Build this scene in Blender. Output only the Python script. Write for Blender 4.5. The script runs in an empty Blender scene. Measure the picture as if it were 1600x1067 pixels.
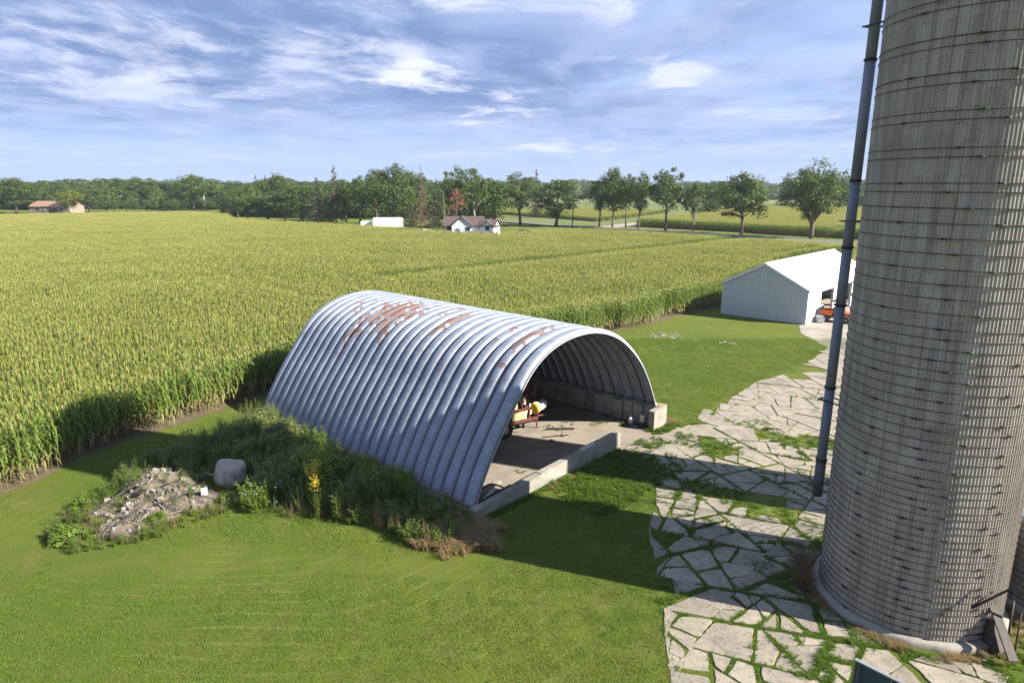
import bpy, bmesh, math, random
from mathutils import Vector, noise, Matrix
R = math.radians
rnd = random.Random(7)
S = bpy.context.scene
COL = S.collection

# ------------------------------------------------------------------ camera, light, sky
cam_d = bpy.data.cameras.new('camera'); cam = bpy.data.objects.new('camera', cam_d); COL.objects.link(cam)
cam_d.lens = 36*1045/1600; cam_d.sensor_width = 36; cam_d.clip_end = 12000; cam_d.clip_start = .1
cam.location = (0, 0, 12); cam.rotation_euler = (R(90-13.23), 0, 0)
S.camera = cam
SUN_AZ, SUN_EL = 110.5, 34.0
sd = bpy.data.lights.new('sun', 'SUN'); sd.energy = 5.0; sd.angle = R(.5); sd.color = (1, .93, .80)
sun = bpy.data.objects.new('sun', sd); COL.objects.link(sun)
to_sun = Vector((math.sin(R(SUN_AZ))*math.cos(R(SUN_EL)), math.cos(R(SUN_AZ))*math.cos(R(SUN_EL)), math.sin(R(SUN_EL))))
sun.rotation_euler = to_sun.to_track_quat('Z', 'Y').to_euler(); sun.location = (60, -20, 60)
S.view_settings.view_transform = 'Standard'; S.view_settings.look = 'None'
S.view_settings.gamma = 1; S.view_settings.exposure = 1.58; S.view_settings.use_curve_mapping = False
S.cycles.max_bounces = 8; S.cycles.transparent_max_bounces = 8; S.cycles.diffuse_bounces = 3
S.cycles.glossy_bounces = 2; S.cycles.transmission_bounces = 3; S.cycles.volume_bounces = 0
S.cycles.sample_clamp_indirect = 6

class NT:
    """tiny node helper"""
    def __init__(s, tree): s.t = tree; s.n = tree.nodes; s.l = tree.links
    def add(s, typ, **kw):
        nd = s.n.new(typ)
        for k, v in kw.items():
            if k == 'inp':
                for a, b in v.items():
                    if isinstance(b, bpy.types.NodeSocket): s.l.new(b, nd.inputs[a])
                    else: nd.inputs[a].default_value = b
            else: setattr(nd, k, v)
        return nd
    def math(s, op, a, b=0.0, c=None, clamp=False):
        nd = s.n.new('ShaderNodeMath'); nd.operation = op; nd.use_clamp = clamp
        for i, v in enumerate((a, b) if c is None else (a, b, c)):
            if isinstance(v, bpy.types.NodeSocket): s.l.new(v, nd.inputs[i])
            else: nd.inputs[i].default_value = v
        return nd.outputs[0]
    def vmath(s, op, a, b=(0, 0, 0), scale=None):
        nd = s.n.new('ShaderNodeVectorMath'); nd.operation = op
        for i, v in enumerate((a, b)):
            if isinstance(v, bpy.types.NodeSocket): s.l.new(v, nd.inputs[i])
            else: nd.inputs[i].default_value = v
        if scale is not None: nd.inputs['Scale'].default_value = scale
        return nd.outputs['Value'] if op in ('DOT_PRODUCT', 'LENGTH', 'DISTANCE') else nd.outputs[0]
    def noise(s, vec, scale, detail=4, rough=.55, dist=0.0):
        nd = s.add('ShaderNodeTexNoise', inp={'Vector': vec, 'Scale': scale, 'Detail': detail, 'Roughness': rough, 'Distortion': dist})
        return nd.outputs[0]
    def mapr(s, v, a, b, c=0.0, d=1.0, smooth=True):
        nd = s.add('ShaderNodeMapRange', inp={0: v, 1: a, 2: b, 3: c, 4: d})
        if smooth: nd.interpolation_type = 'SMOOTHSTEP'
        return nd.outputs[0]
    def mix(s, f, a, b, blend='MIX'):
        nd = s.n.new('ShaderNodeMix'); nd.data_type = 'RGBA'; nd.blend_type = blend
        for i, v in ((0, f), (6, a), (7, b)):
            if isinstance(v, bpy.types.NodeSocket): s.l.new(v, nd.inputs[i])
            else: nd.inputs[i].default_value = v if i == 0 else (*v[:3], 1)
        return nd.outputs[2]

SKY_O1 = (70.0, -27, 6.3); SKY_O2 = (-51.0, 17.0, 3.0)
def make_world():
    w = bpy.data.worlds.new('World'); S.world = w; w.use_nodes = True
    k = NT(w.node_tree); k.n.clear()
    sky = k.add('ShaderNodeTexSky', sky_type='NISHITA', sun_disc=False)
    sky.sun_elevation = R(SUN_EL); sky.sun_rotation = R(SUN_AZ); sky.altitude = 200; sky.air_density = 1.0; sky.dust_density = .6; sky.ozone_density = 1.6
    geo = k.add('ShaderNodeTexCoord').outputs['Generated']
    sp = k.add('ShaderNodeSeparateXYZ', inp={0: geo})
    z = k.math('MAXIMUM', sp.outputs[2], 0.0)
    zz = k.math('ADD', z, .07)
    px = k.math('DIVIDE', sp.outputs[0], zz); py = k.math('DIVIDE', sp.outputs[1], zz)
    P = k.add('ShaderNodeCombineXYZ', inp={0: px, 1: k.math('MULTIPLY', py, .72), 2: 0.0}).outputs[0]
    w1 = k.noise(k.vmath('ADD', P, (5.0, 1.0, 0.0)), .5, 4, .5)
    PW = k.vmath('ADD', P, k.add('ShaderNodeCombineXYZ', inp={0: k.math('MULTIPLY', k.math('SUBTRACT', w1, .5), 1.6), 1: 0.0, 2: 0.0}).outputs[0])
    n1 = k.noise(k.vmath('ADD', PW, SKY_O1), .52, 8, .58)        # thick banks
    n2 = k.noise(k.vmath('ADD', PW, (13.0, 2.0, 4.0)), 1.9, 9, .62)   # broken edges
    n3 = k.noise(k.vmath('ADD', PW, SKY_O2), .7, 9, .60, .2)
    bq = k.add('ShaderNodeSeparateXYZ', inp={0: k.vmath('SUBTRACT', geo, (-.28, .94, .185))})
    bg_ = k.math('EXPONENT', k.math('MULTIPLY', k.math('ADD', k.math('POWER', k.math('MULTIPLY', bq.outputs[0], 2.6), 2.0), k.math('POWER', k.math('MULTIPLY', bq.outputs[2], 13.0), 2.0)), -1.0))
    n1 = k.math('ADD', n1, k.math('MULTIPLY', bg_, .16))
    base = k.mix(.80, sky.outputs[0], (2.7, 3.9, 6.7))
    low = k.mapr(z, .0, .06)                       # the layer thins out towards the horizon
    n23 = k.math('ADD', k.math('MULTIPLY', n3, .62), k.math('MULTIPLY', n2, .38))
    veil = k.math('MULTIPLY', k.mapr(n23, .36, .58), k.math('MULTIPLY_ADD', low, .80, .12))
    c = k.mix(veil, base, (4.1, 4.85, 7.0))
    rim = k.math('MULTIPLY', k.mapr(n23, .56, .70), k.math('MULTIPLY_ADD', low, .9, .1))
    c = k.mix(k.math('MULTIPLY', rim, .6), c, (5.5, 6.0, 7.6))
    bank = k.math('MULTIPLY', k.mapr(k.math('ADD', k.math('MULTIPLY', n1, .66), k.math('MULTIPLY', n2, .34)), .365, .52), k.mapr(z, .035, .11))
    c = k.mix(k.math('MULTIPLY', bank, .9), c, k.mix(k.mapr(n2, .36, .64), (1.35, 2.1, 4.0), (3.1, 3.8, 5.8)))
    # bright gaps where sunlit cloud shows through
    rag = k.math('MULTIPLY', k.math('SUBTRACT', k.math('MULTIPLY_ADD', n3, .45, k.math('MULTIPLY', n2, .55)), .5), 22.0)
    for (x, y, zc, sx, sz, am) in ((-.088, .988, .122, 12, 42, .85), (.190, .968, .150, 17, 62, .6), (.078, .99, .052, 24, 150, .4), (-.46, .87, .112, 9, 70, .45), (.36, .92, .092, 20, 130, .4), (.10, .95, .27, 3.0, 26, .75), (-.35, .90, .17, 6, 40, .45)):
        d = k.vmath('SUBTRACT', geo, (x, y, zc))
        q = k.add('ShaderNodeSeparateXYZ', inp={0: d})
        r = k.math('ADD', k.math('POWER', k.math('MULTIPLY', q.outputs[0], sx), 2.0), k.math('POWER', k.math('MULTIPLY', q.outputs[2], sz), 2.0))
        r = k.math('SUBTRACT', k.math('MULTIPLY', r, .8), rag)
        c = k.mix(k.mapr(r, 1.6, -1.2, 0, am), c, (6.6, 6.9, 7.7))
    bg = k.add('ShaderNodeBackground', inp={'Color': c, 'Strength': .052})
    out = k.add('ShaderNodeOutputWorld', inp={'Surface': bg.outputs[0]})
    w.cycles.sampling_method = 'MANUAL'; w.cycles.sample_map_resolution = 1024
make_world()

# ------------------------------------------------------------------ helpers
def tag(o, label=None, cat=None, group=None, kind=None):
    if label: o['label'] = label
    if cat: o['category'] = cat
    if group: o['group'] = group
    if kind: o['kind'] = kind
    return o
def empty(name, loc, rz=0.0, label=None, cat=None, group=None):
    o = bpy.data.objects.new(name, None); COL.objects.link(o); o.location = loc; o.rotation_euler = (0, 0, rz)
    o.empty_display_size = .2
    return tag(o, label, cat, group)
def link(name, me, parent=None):
    o = bpy.data.objects.new(name, me); COL.objects.link(o)
    if parent is not None: o.parent = parent
    return o
class MB:
    def __init__(s): s.v = []; s.f = []; s.m = []; s.sm = []
    def add(s, vs, fs, mi=0, smooth=False):
        b = len(s.v); s.v += [tuple(v) for v in vs]
        for f in fs: s.f.append(tuple(b+i for i in f)); s.m.append(mi); s.sm.append(smooth)
        return s
    def box(s, c, d, rot=None, mi=0):
        hx, hy, hz = d[0]/2, d[1]/2, d[2]/2
        vs = [Vector((x*hx, y*hy, z*hz)) for z in (-1, 1) for y in (-1, 1) for x in (-1, 1)]
        if rot is not None: vs = [rot @ v for v in vs]
        vs = [v+Vector(c) for v in vs]
        return s.add(vs, [(0, 2, 3, 1), (4, 5, 7, 6), (0, 1, 5, 4), (2, 6, 7, 3), (0, 4, 6, 2), (1, 3, 7, 5)], mi)
    def hexa(s, bot, top, mi=0):
        return s.add(list(bot)+list(top), [(3, 2, 1, 0), (4, 5, 6, 7), (0, 1, 5, 4), (1, 2, 6, 5), (2, 3, 7, 6), (3, 0, 4, 7)], mi)
    def beam(s, a, b, w, h=None, mi=0, up=(0, 0, 1)):
        a = Vector(a); b = Vector(b); d = b-a; L = d.length; d.normalize(); h = h or w
        upv = Vector(up)
        if abs(d.dot(upv)) > .98: upv = Vector((0, 1, 0))
        x = d.cross(upv).normalized(); y = x.cross(d).normalized()
        rot = Matrix((x, d, y)).transposed()
        return s.box((a+b)/2, (w, L, h), rot, mi)
    def tube(s, pts, rad, n=8, mi=0, cap=True, smooth=True):
        pts = [Vector(p) for p in pts]
        rads = rad if isinstance(rad, (list, tuple)) else [rad]*len(pts)
        rings = []
        px = None
        for i, p in enumerate(pts):
            d = (pts[min(i+1, len(pts)-1)]-pts[max(i-1, 0)]).normalized()
            if px is None:
                ref = Vector((0, 0, 1)) if abs(d.z) < .9 else Vector((1, 0, 0))
                px = d.cross(ref).normalized()
            px = (px-d*px.dot(d)).normalized(); py = d.cross(px)
            rings.append([p+px*math.cos(2*math.pi*j/n)*rads[i]+py*math.sin(2*math.pi*j/n)*rads[i] for j in range(n)])
        vs = [v for r in rings for v in r]; fs = []
        for i in range(len(pts)-1):
            for j in range(n):
                a = i*n+j; b = i*n+(j+1) % n
                fs.append((a, b, b+n, a+n))
        s.add(vs, fs, mi, smooth)
        if cap:
            k = len(s.v)-len(vs)
            s.f.append(tuple(k+j for j in reversed(range(n)))); s.m.append(mi); s.sm.append(False)
            e = k+(len(pts)-1)*n
            s.f.append(tuple(e+j for j in range(n))); s.m.append(mi); s.sm.append(False)
        return s
    def lathe(s, prof, n=24, mi=0, origin=(0, 0, 0), axis=None, smooth=True):
        o = Vector(origin); vs = []
        q = axis if axis is not None else Matrix.Identity(3)
        for r, z in prof:
            for j in range(n):
                a = 2*math.pi*j/n
                vs.append(o+q @ Vector((r*math.cos(a), r*math.sin(a), z)))
        fs = []
        for i in range(len(prof)-1):
            for j in range(n):
                a = i*n+j; b = i*n+(j+1) % n
                fs.append((a, b, b+n, a+n))
        return s.add(vs, fs, mi, smooth)
    def mesh(s, name, mats):
        me = bpy.data.meshes.new(name); me.from_pydata(s.v, [], s.f)
        for m in (mats if isinstance(mats, (list, tuple)) else [mats]): me.materials.append(m)
        me.polygons.foreach_set('material_index', s.m); me.polygons.foreach_set('use_smooth', s.sm)
        me.update(); return me
    def obj(s, name, mats, parent=None):
        return link(name, s.mesh(name, mats), parent)
def poly_contains(P, x, y):
    c = False; n = len(P); j = n-1
    for i in range(n):
        xi, yi = P[i]; xj, yj = P[j]
        if (yi > y) != (yj > y) and x < (xj-xi)*(y-yi)/(yj-yi)+xi: c = not c
        j = i
    return c
def sheet(name, poly, z, mat, kind='structure'):
    bm = bmesh.new(); vs = [bm.verts.new((x, y, z)) for x, y in poly]; f = bm.faces.new(vs)
    if f.normal.z < 0: f.normal_flip()
    f.normal_update()
    if f.normal.z < 0: bmesh.ops.reverse_faces(bm, faces=[f])
    bmesh.ops.triangulate(bm, faces=bm.faces[:])
    me = bpy.data.meshes.new(name); bm.to_mesh(me); bm.free(); me.materials.append(mat)
    o = link(name, me); o['kind'] = kind; return o
def copy_tree(o, parent=None):
    c = o.copy(); COL.objects.link(c)
    if parent is not None: c.parent = parent
    for ch in list(o.children): copy_tree(ch, c)
    return c

def scatter(name, protos, mats, pts, kind='stuff', parent=None):
    """one object: prototype pieces plus loose points, instanced by its own geometry nodes. pts: (x,y,z,rz,scale,var[,sz,tilt])"""
    V = []; F = []; MI = []; PID = []
    for k, mb in enumerate(protos):
        b = len(V); V += mb.v; PID += [k+1]*len(mb.v)
        F += [tuple(b+i for i in f) for f in mb.f]; MI += mb.m
    nb = len(V)
    rot = [(0, 0, 0)]*nb; scl = [(1, 1, 1)]*nb; var = [-1]*nb
    for p in pts:
        V.append((p[0], p[1], p[2])); PID.append(0)
        t = p[7] if len(p) > 7 else 0
        rot.append((t, 0, p[3])); scl.append((p[4], p[4], p[6] if len(p) > 6 else p[4])); var.append(p[5])
    me = bpy.data.meshes.new(name); me.from_pydata(V, [], F)
    for m in mats: me.materials.append(m)
    me.polygons.foreach_set('material_index', MI)
    a = me.attributes.new('pid', 'INT', 'POINT'); a.data.foreach_set('value', PID)
    a = me.attributes.new('var', 'INT', 'POINT'); a.data.foreach_set('value', var)
    a = me.attributes.new('rot', 'FLOAT_VECTOR', 'POINT'); a.data.foreach_set('vector', [c for r in rot for c in r])
    a = me.attributes.new('scl', 'FLOAT_VECTOR', 'POINT'); a.data.foreach_set('vector', [c for r in scl for c in r])
    o = link(name, me, parent)
    if kind: o['kind'] = kind
    ng = bpy.data.node_groups.new(name+'_nodes', 'GeometryNodeTree')
    ng.interface.new_socket('Geometry', in_out='INPUT', socket_type='NodeSocketGeometry')
    ng.interface.new_socket('Geometry', in_out='OUTPUT', socket_type='NodeSocketGeometry')
    N = ng.nodes; Lk = ng.links
    gi = N.new('NodeGroupInput'); go = N.new('NodeGroupOutput'); jn = N.new('GeometryNodeJoinGeometry')
    def attr(nm, dt):
        q = N.new('GeometryNodeInputNamedAttribute'); q.data_type = dt; q.inputs[0].default_value = nm; return q.outputs[0]
    def sep(geo, nm, val):
        cp = N.new('FunctionNodeCompare'); cp.data_type = 'INT'; cp.operation = 'EQUAL'
        Lk.new(attr(nm, 'INT'), cp.inputs[2]); cp.inputs[3].default_value = val
        sg = N.new('GeometryNodeSeparateGeometry'); sg.domain = 'POINT'
        Lk.new(geo, sg.inputs[0]); Lk.new(cp.outputs[0], sg.inputs[1]); return sg.outputs[0]
    P0 = sep(gi.outputs[0], 'pid', 0)
    rv = attr('rot', 'FLOAT_VECTOR'); sv = attr('scl', 'FLOAT_VECTOR')
    e2r = N.new('FunctionNodeEulerToRotation'); Lk.new(rv, e2r.inputs[0])
    for k in range(len(protos)):
        ip = N.new('GeometryNodeInstanceOnPoints')
        Lk.new(sep(P0, 'var', k), ip.inputs['Points']); Lk.new(sep(gi.outputs[0], 'pid', k+1), ip.inputs['Instance'])
        Lk.new(e2r.outputs[0], ip.inputs['Rotation']); Lk.new(sv, ip.inputs['Scale'])
        Lk.new(ip.outputs[0], jn.inputs[0])
    Lk.new(jn.outputs[0], go.inputs[0])
    md = o.modifiers.new('scatter', 'NODES'); md.node_group = ng
    return o

# ------------------------------------------------------------------ materials
ALB = .78
def mat_base(name):
    m = bpy.data.materials.new(name); m.use_nodes = True
    k = NT(m.node_tree); k.n.clear()
    out = k.add('ShaderNodeOutputMaterial'); b = k.add('ShaderNodeBsdfPrincipled')
    k.l.new(b.outputs[0], out.inputs[0]); b.inputs['Roughness'].default_value = .8
    pos = k.add('ShaderNodeNewGeometry').outputs['Position']
    return m, k, b, pos, out
def bump(k, b, h, dist, strength=1.0):
    bp = k.add('ShaderNodeBump', inp={'Height': h, 'Distance': dist, 'Strength': strength}); k.l.new(bp.outputs[0], b.inputs['Normal'])
def objpos(k): return k.add('ShaderNodeTexCoord').outputs['Object']
def simple(name, c1, c2=None, scale=3.0, rough=.7, metal=0.0, bmp=0.0, rand=0.0, spec=.5, stretch=None, dirt=None):
    m, k, b, pos, out = mat_base(name)
    c2 = c2 or tuple(x*.7 for x in c1)
    v = objpos(k)
    if stretch: v = k.vmath('MULTIPLY', v, stretch)
    n = k.noise(v, scale, 6, .6)
    f = k.mapr(n, .35, .65)
    c = k.mix(f, c1, c2)
    if dirt:
        d = k.noise(v, scale*.35, 7, .65, .4)
        c = k.mix(k.mapr(d, .52, .68), c, dirt)
    if rand:
        r = k.add('ShaderNodeObjectInfo').outputs['Random']
        c = k.mix(1.0, c, k.add('ShaderNodeCombineColor', inp={0: k.math('MULTIPLY_ADD', r, rand*2, 1-rand), 1: k.math('MULTIPLY_ADD', r, rand*2, 1-rand), 2: k.math('MULTIPLY_ADD', r, rand*2, 1-rand)}).outputs[0], 'MULTIPLY')
    k.l.new(k.mix(1.0, c, (ALB, ALB, ALB), 'MULTIPLY'), b.inputs['Base Color']); b.inputs['Roughness'].default_value = rough; b.inputs['Metallic'].default_value = metal
    b.inputs['Specular IOR Level'].default_value = spec
    if bmp: bump(k, b, k.noise(v, scale*6, 4, .6), bmp)
    return m
def leafmat(name, c1, c2, trans=.35, rnd_amt=.3, rough=.55, patch=None):
    """leaf: diffuse + translucent, varied leaf by leaf and plant by plant"""
    m = bpy.data.materials.new(name); m.use_nodes = True; k = NT(m.node_tree); k.n.clear()
    out = k.add('ShaderNodeOutputMaterial'); g = k.add('ShaderNodeNewGeometry')
    oi = k.add('ShaderNodeObjectInfo').outputs['Random']
    f = k.math('FRACT', k.math('ADD', k.math('MULTIPLY', g.outputs['Random Per Island'], 1.0), oi))
    big = k.noise(g.outputs['Position'], .12, 3, .5)
    ff = k.math('ADD', k.math('MULTIPLY', f, .6), k.math('MULTIPLY', k.mapr(big, .35, .65), .4))
    c = k.mix(ff, c1, c2)
    if patch: c = k.mix(k.mapr(k.noise(g.outputs['Position'], patch[1], 4, .6, .3), .48, .62, 0, patch[2]), c, patch[0])
    c = k.mix(1.0, c, (ALB, ALB, ALB), 'MULTIPLY')
    d = k.add('ShaderNodeBsdfPrincipled', inp={'Base Color': c, 'Roughness': rough, 'Specular IOR Level': .3})
    t = k.add('ShaderNodeBsdfTranslucent', inp={'Color': k.mix(.35, c, (c2[0]*1.3, c2[1]*1.3, c2[2]*.5))})
    mx = k.add('ShaderNodeMixShader', inp={0: trans}); k.l.new(d.outputs[0], mx.inputs[1]); k.l.new(t.outputs[0], mx.inputs[2])
    k.l.new(mx.outputs[0], out.inputs[0]); return m

def lawn_mat():
    m, k, b, pos, out = mat_base('mown_grass')
    big = k.noise(pos, .09, 5, .6, .5); med = k.noise(pos, .8, 6, .65, .3); fine = k.noise(pos, 22, 4, .7); fine2 = k.noise(pos, 70, 2, .6)
    c = k.mix(k.mapr(big, .38, .62), (.122, .178, .020), (.185, .220, .032))
    c = k.mix(k.mapr(med, .45, .65, 0, .65), c, (.205, .195, .050))
    c = k.mix(k.mapr(fine, .40, .60, 0, .6), c, (.050, .090, .010))
    c = k.mix(k.mapr(fine2, .55, .75, 0, .5), c, (.20, .22, .060))
    # mower passes: long curved bands that follow the edge of the weed bank
    sp = k.add('ShaderNodeSeparateXYZ', inp={0: pos})
    warp = k.math('MULTIPLY', k.noise(pos, .07, 2, .5), 8.0)
    dx = k.math('SUBTRACT', sp.outputs[0], -9.0); dy = k.math('MULTIPLY', k.math('SUBTRACT', sp.outputs[1], 23.0), 1.35)
    rr = k.math('SQRT', k.math('ADD', k.math('MULTIPLY', dx, dx), k.math('MULTIPLY', dy, dy)))
    band = k.math('SINE', k.math('MULTIPLY', k.math('ADD', rr, warp), 8.5))
    bandm = k.math('MULTIPLY', k.mapr(band, .72, 1.0), k.mapr(k.noise(pos, .22, 4, .6), .40, .62, 0, .9))
    c = k.mix(k.math('MULTIPLY', bandm, .6), c, (.25, .25, .075))
    bare = k.noise(pos, .33, 6, .7, .6)
    c = k.mix(k.mapr(bare, .56, .72, 0, .55), c, (.25, .195, .080))
    k.l.new(k.mix(1.0, c, (ALB, ALB, ALB), 'MULTIPLY'), b.inputs['Base Color']); b.inputs['Roughness'].default_value = .9; b.inputs['Specular IOR Level'].default_value = .15
    bump(k, b, k.math('ADD', k.math('MULTIPLY', fine, .6), fine2), .05, .9)
    return m
def soil_mat(name='field_soil', c1=(.16, .115, .07), c2=(.09, .062, .038)):
    m, k, b, pos, out = mat_base(name)
    n = k.noise(pos, 2.2, 7, .7); f = k.noise(pos, 18, 5, .7)
    c = k.mix(k.mapr(n, .35, .65), c1, c2); c = k.mix(k.mapr(f, .4, .7, 0, .5), c, tuple(x*1.5 for x in c1))
    k.l.new(k.mix(1.0, c, (ALB, ALB, ALB), 'MULTIPLY'), b.inputs['Base Color']); b.inputs['Roughness'].default_value = .95
    bump(k, b, f, .06); return m
def ground_mat():
    m, k, b, pos, out = mat_base('farmland')
    v = k.vmath('MULTIPLY', pos, (.0045, .006, 0)); vo = k.add('ShaderNodeTexVoronoi', inp={'Vector': v, 'Scale': 1.0}); vo.distance = 'CHEBYCHEV'
    rc = k.add('ShaderNodeSeparateColor', inp={0: vo.outputs['Color']})
    c = k.mix(k.mapr(rc.outputs[0], .35, .6), (.11, .145, .028), (.21, .20, .05))
    n = k.noise(pos, .5, 6, .65); c = k.mix(k.mapr(n, .4, .7, 0, .5), c, (.10, .13, .028))
    k.l.new(k.mix(1.0, c, (ALB, ALB, ALB), 'MULTIPLY'), b.inputs['Base Color']); b.inputs['Roughness'].default_value = .95; return m
def concrete_mat(name, c1=(.43, .385, .34), c2=(.30, .27, .24), scale=1.2, crackle=True, rand=.12, stain=(.13, .125, .11), speck=True):
    m, k, b, pos, out = mat_base(name)
    n = k.noise(pos, scale, 7, .65, .2); s2 = k.noise(pos, scale*.5, 8, .7, .8); f = k.noise(pos, 38, 4, .7)
    c = k.mix(k.mapr(n, .35, .65), c1, c2)
    c = k.mix(k.mapr(s2, .53, .68, 0, .55), c, stain)
    if speck: c = k.mix(k.mapr(f, .50, .66, 0, .38), c, tuple(x*.45 for x in c2))
    if rand:
        r = k.add('ShaderNodeObjectInfo').outputs['Random']; q = k.math('MULTIPLY_ADD', r, rand*2, 1-rand)
        c = k.mix(1.0, c, k.add('ShaderNodeCombineColor', inp={0: q, 1: q, 2: q}).outputs[0], 'MULTIPLY')
    k.l.new(k.mix(1.0, c, (ALB, ALB, ALB), 'MULTIPLY'), b.inputs['Base Color']); b.inputs['Roughness'].default_value = .9; b.inputs['Specular IOR Level'].default_value = .25
    bump(k, b, k.math('ADD', k.math('MULTIPLY', n, .5), f), .012)
    return m
def slab_mat():
    m, k, b, pos, out = mat_base('slab_concrete')
    n = k.noise(pos, 1.3, 7, .65, .2); f = k.noise(pos, 30, 5, .75); f2 = k.noise(pos, 9, 6, .7, .5); s2 = k.noise(pos, .7, 8, .7, .8)
    c = k.mix(k.mapr(n, .35, .65), (.40, .35, .285), (.30, .265, .215))
    c = k.mix(k.mapr(f, .48, .66, 0, .55), c, (.125, .112, .095))
    c = k.mix(k.mapr(s2, .52, .66, 0, .6), c, (.17, .16, .135))
    c = k.mix(k.mapr(f2, .53, .66, 0, .75), c, (.10, .10, .05))
    r = k.add('ShaderNodeObjectInfo').outputs['Random']; q = k.math('MULTIPLY_ADD', r, .30, .84)
    c = k.mix(1.0, c, k.add('ShaderNodeCombineColor', inp={0: q, 1: q, 2: q}).outputs[0], 'MULTIPLY')
    k.l.new(k.mix(1.0, c, (ALB, ALB, ALB), 'MULTIPLY'), b.inputs['Base Color']); b.inputs['Roughness'].default_value = .92; b.inputs['Specular IOR Level'].default_value = .2
    bump(k, b, k.math('ADD', k.math('MULTIPLY', f2, .7), f), .02)
    return m
def stave_mat():
    m, k, b, pos, out = mat_base('silo_stave_concrete')
    g = k.add('ShaderNodeNewGeometry'); oi = k.add('ShaderNodeObjectInfo').outputs['Random']
    r = k.math('FRACT', k.math('ADD', g.outputs['Random Per Island'], oi))
    st = k.noise(k.vmath('MULTIPLY', pos, (6, 6, .35)), 1.0, 6, .6); bl = k.noise(pos, .45, 6, .65, .5); f = k.noise(pos, 30, 3, .6)
    c = k.mix(r, (.41, .37, .32), (.51, .47, .41))
    c = k.mix(k.mapr(st, .42, .68, 0, .55), c, (.19, .17, .145))
    c = k.mix(k.mapr(bl, .52, .68, 0, .35), c, (.165, .15, .13))
    c = k.mix(k.mapr(f, .5, .7, 0, .3), c, (.17, .15, .12))
    k.l.new(k.mix(1.0, c, (ALB, ALB, ALB), 'MULTIPLY'), b.inputs['Base Color']); b.inputs['Roughness'].default_value = .9; b.inputs['Specular IOR Level'].default_value = .2
    bump(k, b, f, .006); return m
U = Vector((.67423, .73852, 0)); AX = Vector((-.73852, .67423, 0)); QA = Vector((-1.4223, 22.6272, 0))
def galv_mat():
    m, k, b, pos, out = mat_base('galvanised_ribs')
    d = k.vmath('SUBTRACT', pos, tuple(QA))
    s = k.vmath('DOT_PRODUCT', d, tuple(U)); L = k.vmath('DOT_PRODUCT', d, tuple(AX))
    n = k.noise(pos, 1.4, 6, .65, .3)
    st = k.noise(k.add('ShaderNodeCombineXYZ', inp={0: k.math('MULTIPLY', s, .6), 1: k.math('MULTIPLY', L, 9.0), 2: 0.0}).outputs[0], 1.0, 5, .6)
    c = k.mix(k.mapr(n, .35, .65), (.30, .34, .41), (.235, .27, .335))
    c = k.mix(k.mapr(st, .5, .72, 0, .5), c, (.18, .195, .22))
    rib = k.math('FLOOR', k.math('DIVIDE', L, .61)); cell = k.math('FLOOR', k.math('MULTIPLY', s, 5.0)); half = k.math('FLOOR', k.math('DIVIDE', L, .203))
    wn = k.add('ShaderNodeTexWhiteNoise', noise_dimensions='3D', inp={0: k.add('ShaderNodeCombineXYZ', inp={0: rib, 1: cell, 2: half}).outputs[0]}).outputs[0]
    wr = k.add('ShaderNodeTexWhiteNoise', noise_dimensions='1D', inp={'W': rib}).outputs[0]
    tot = None
    for (cs, cl, ws, wl, amp) in ((4.9, 10.4, 1.25, 1.15, 1.2), (3.3, 11.5, 1.1, .6, .62), (3.5, 9.6, 1.0, .4, .62), (5.0, 8.9, .9, .3, .75), (4.9, 6.35, 1.3, .26, .95), (6.0, 7.4, .8, .3, .6),
                              (5.0, 1.5, 1.5, .26, .75), (4.9, 2.75, 1.3, .22, .5), (4.4, 13.2, 1.0, .35, .6)):
        a = k.math('POWER', k.math('DIVIDE', k.math('SUBTRACT', s, cs), ws), 2.0); e = k.math('POWER', k.math('DIVIDE', k.math('SUBTRACT', L, cl), wl), 2.0)
        v = k.math('MULTIPLY', k.math('EXPONENT', k.math('MULTIPLY', k.math('ADD', a, e), -1.0)), amp)
        tot = v if tot is None else k.math('MAXIMUM', tot, v)
    nn = k.noise(pos, 5.0, 6, .7)
    q = k.math('ADD', k.math('ADD', tot, k.math('MULTIPLY', k.math('SUBTRACT', wn, .5), .95)), k.math('ADD', k.math('MULTIPLY', k.math('SUBTRACT', nn, .5), .55), k.math('MULTIPLY', k.math('SUBTRACT', wr, .5), .12)))
    up = k.add('ShaderNodeSeparateXYZ', inp={0: pos}).outputs[2]
    rust = k.math('MULTIPLY', k.mapr(q, .42, .62), k.mapr(up, 3.0, 4.2))
    c = k.mix(k.math('MULTIPLY', rust, .82), c, k.mix(nn, (.12, .055, .035), (.25, .14, .095)))
    # dark lines in the rib valleys: rust plus crease shadow put into the colour
    lap = k.math('PINGPONG', k.math('DIVIDE', L, .61), .5)
    ln = k.math('MULTIPLY', k.mapr(lap, .105, .06), k.mapr(wr, .15, .6, .6, 1.0))
    c = k.mix(k.math('MULTIPLY', ln, .96), c, (.035, .026, .025))
    k.l.new(k.mix(1.0, c, (ALB, ALB, ALB), 'MULTIPLY'), b.inputs['Base Color']); b.inputs['Metallic'].default_value = .0; b.inputs['Specular IOR Level'].default_value = .35
    k.l.new(k.mapr(rust, 0, 1, .55, .85), b.inputs['Roughness'])
    bump(k, b, k.noise(pos, 3, 3, .5), .02); return m

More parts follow.
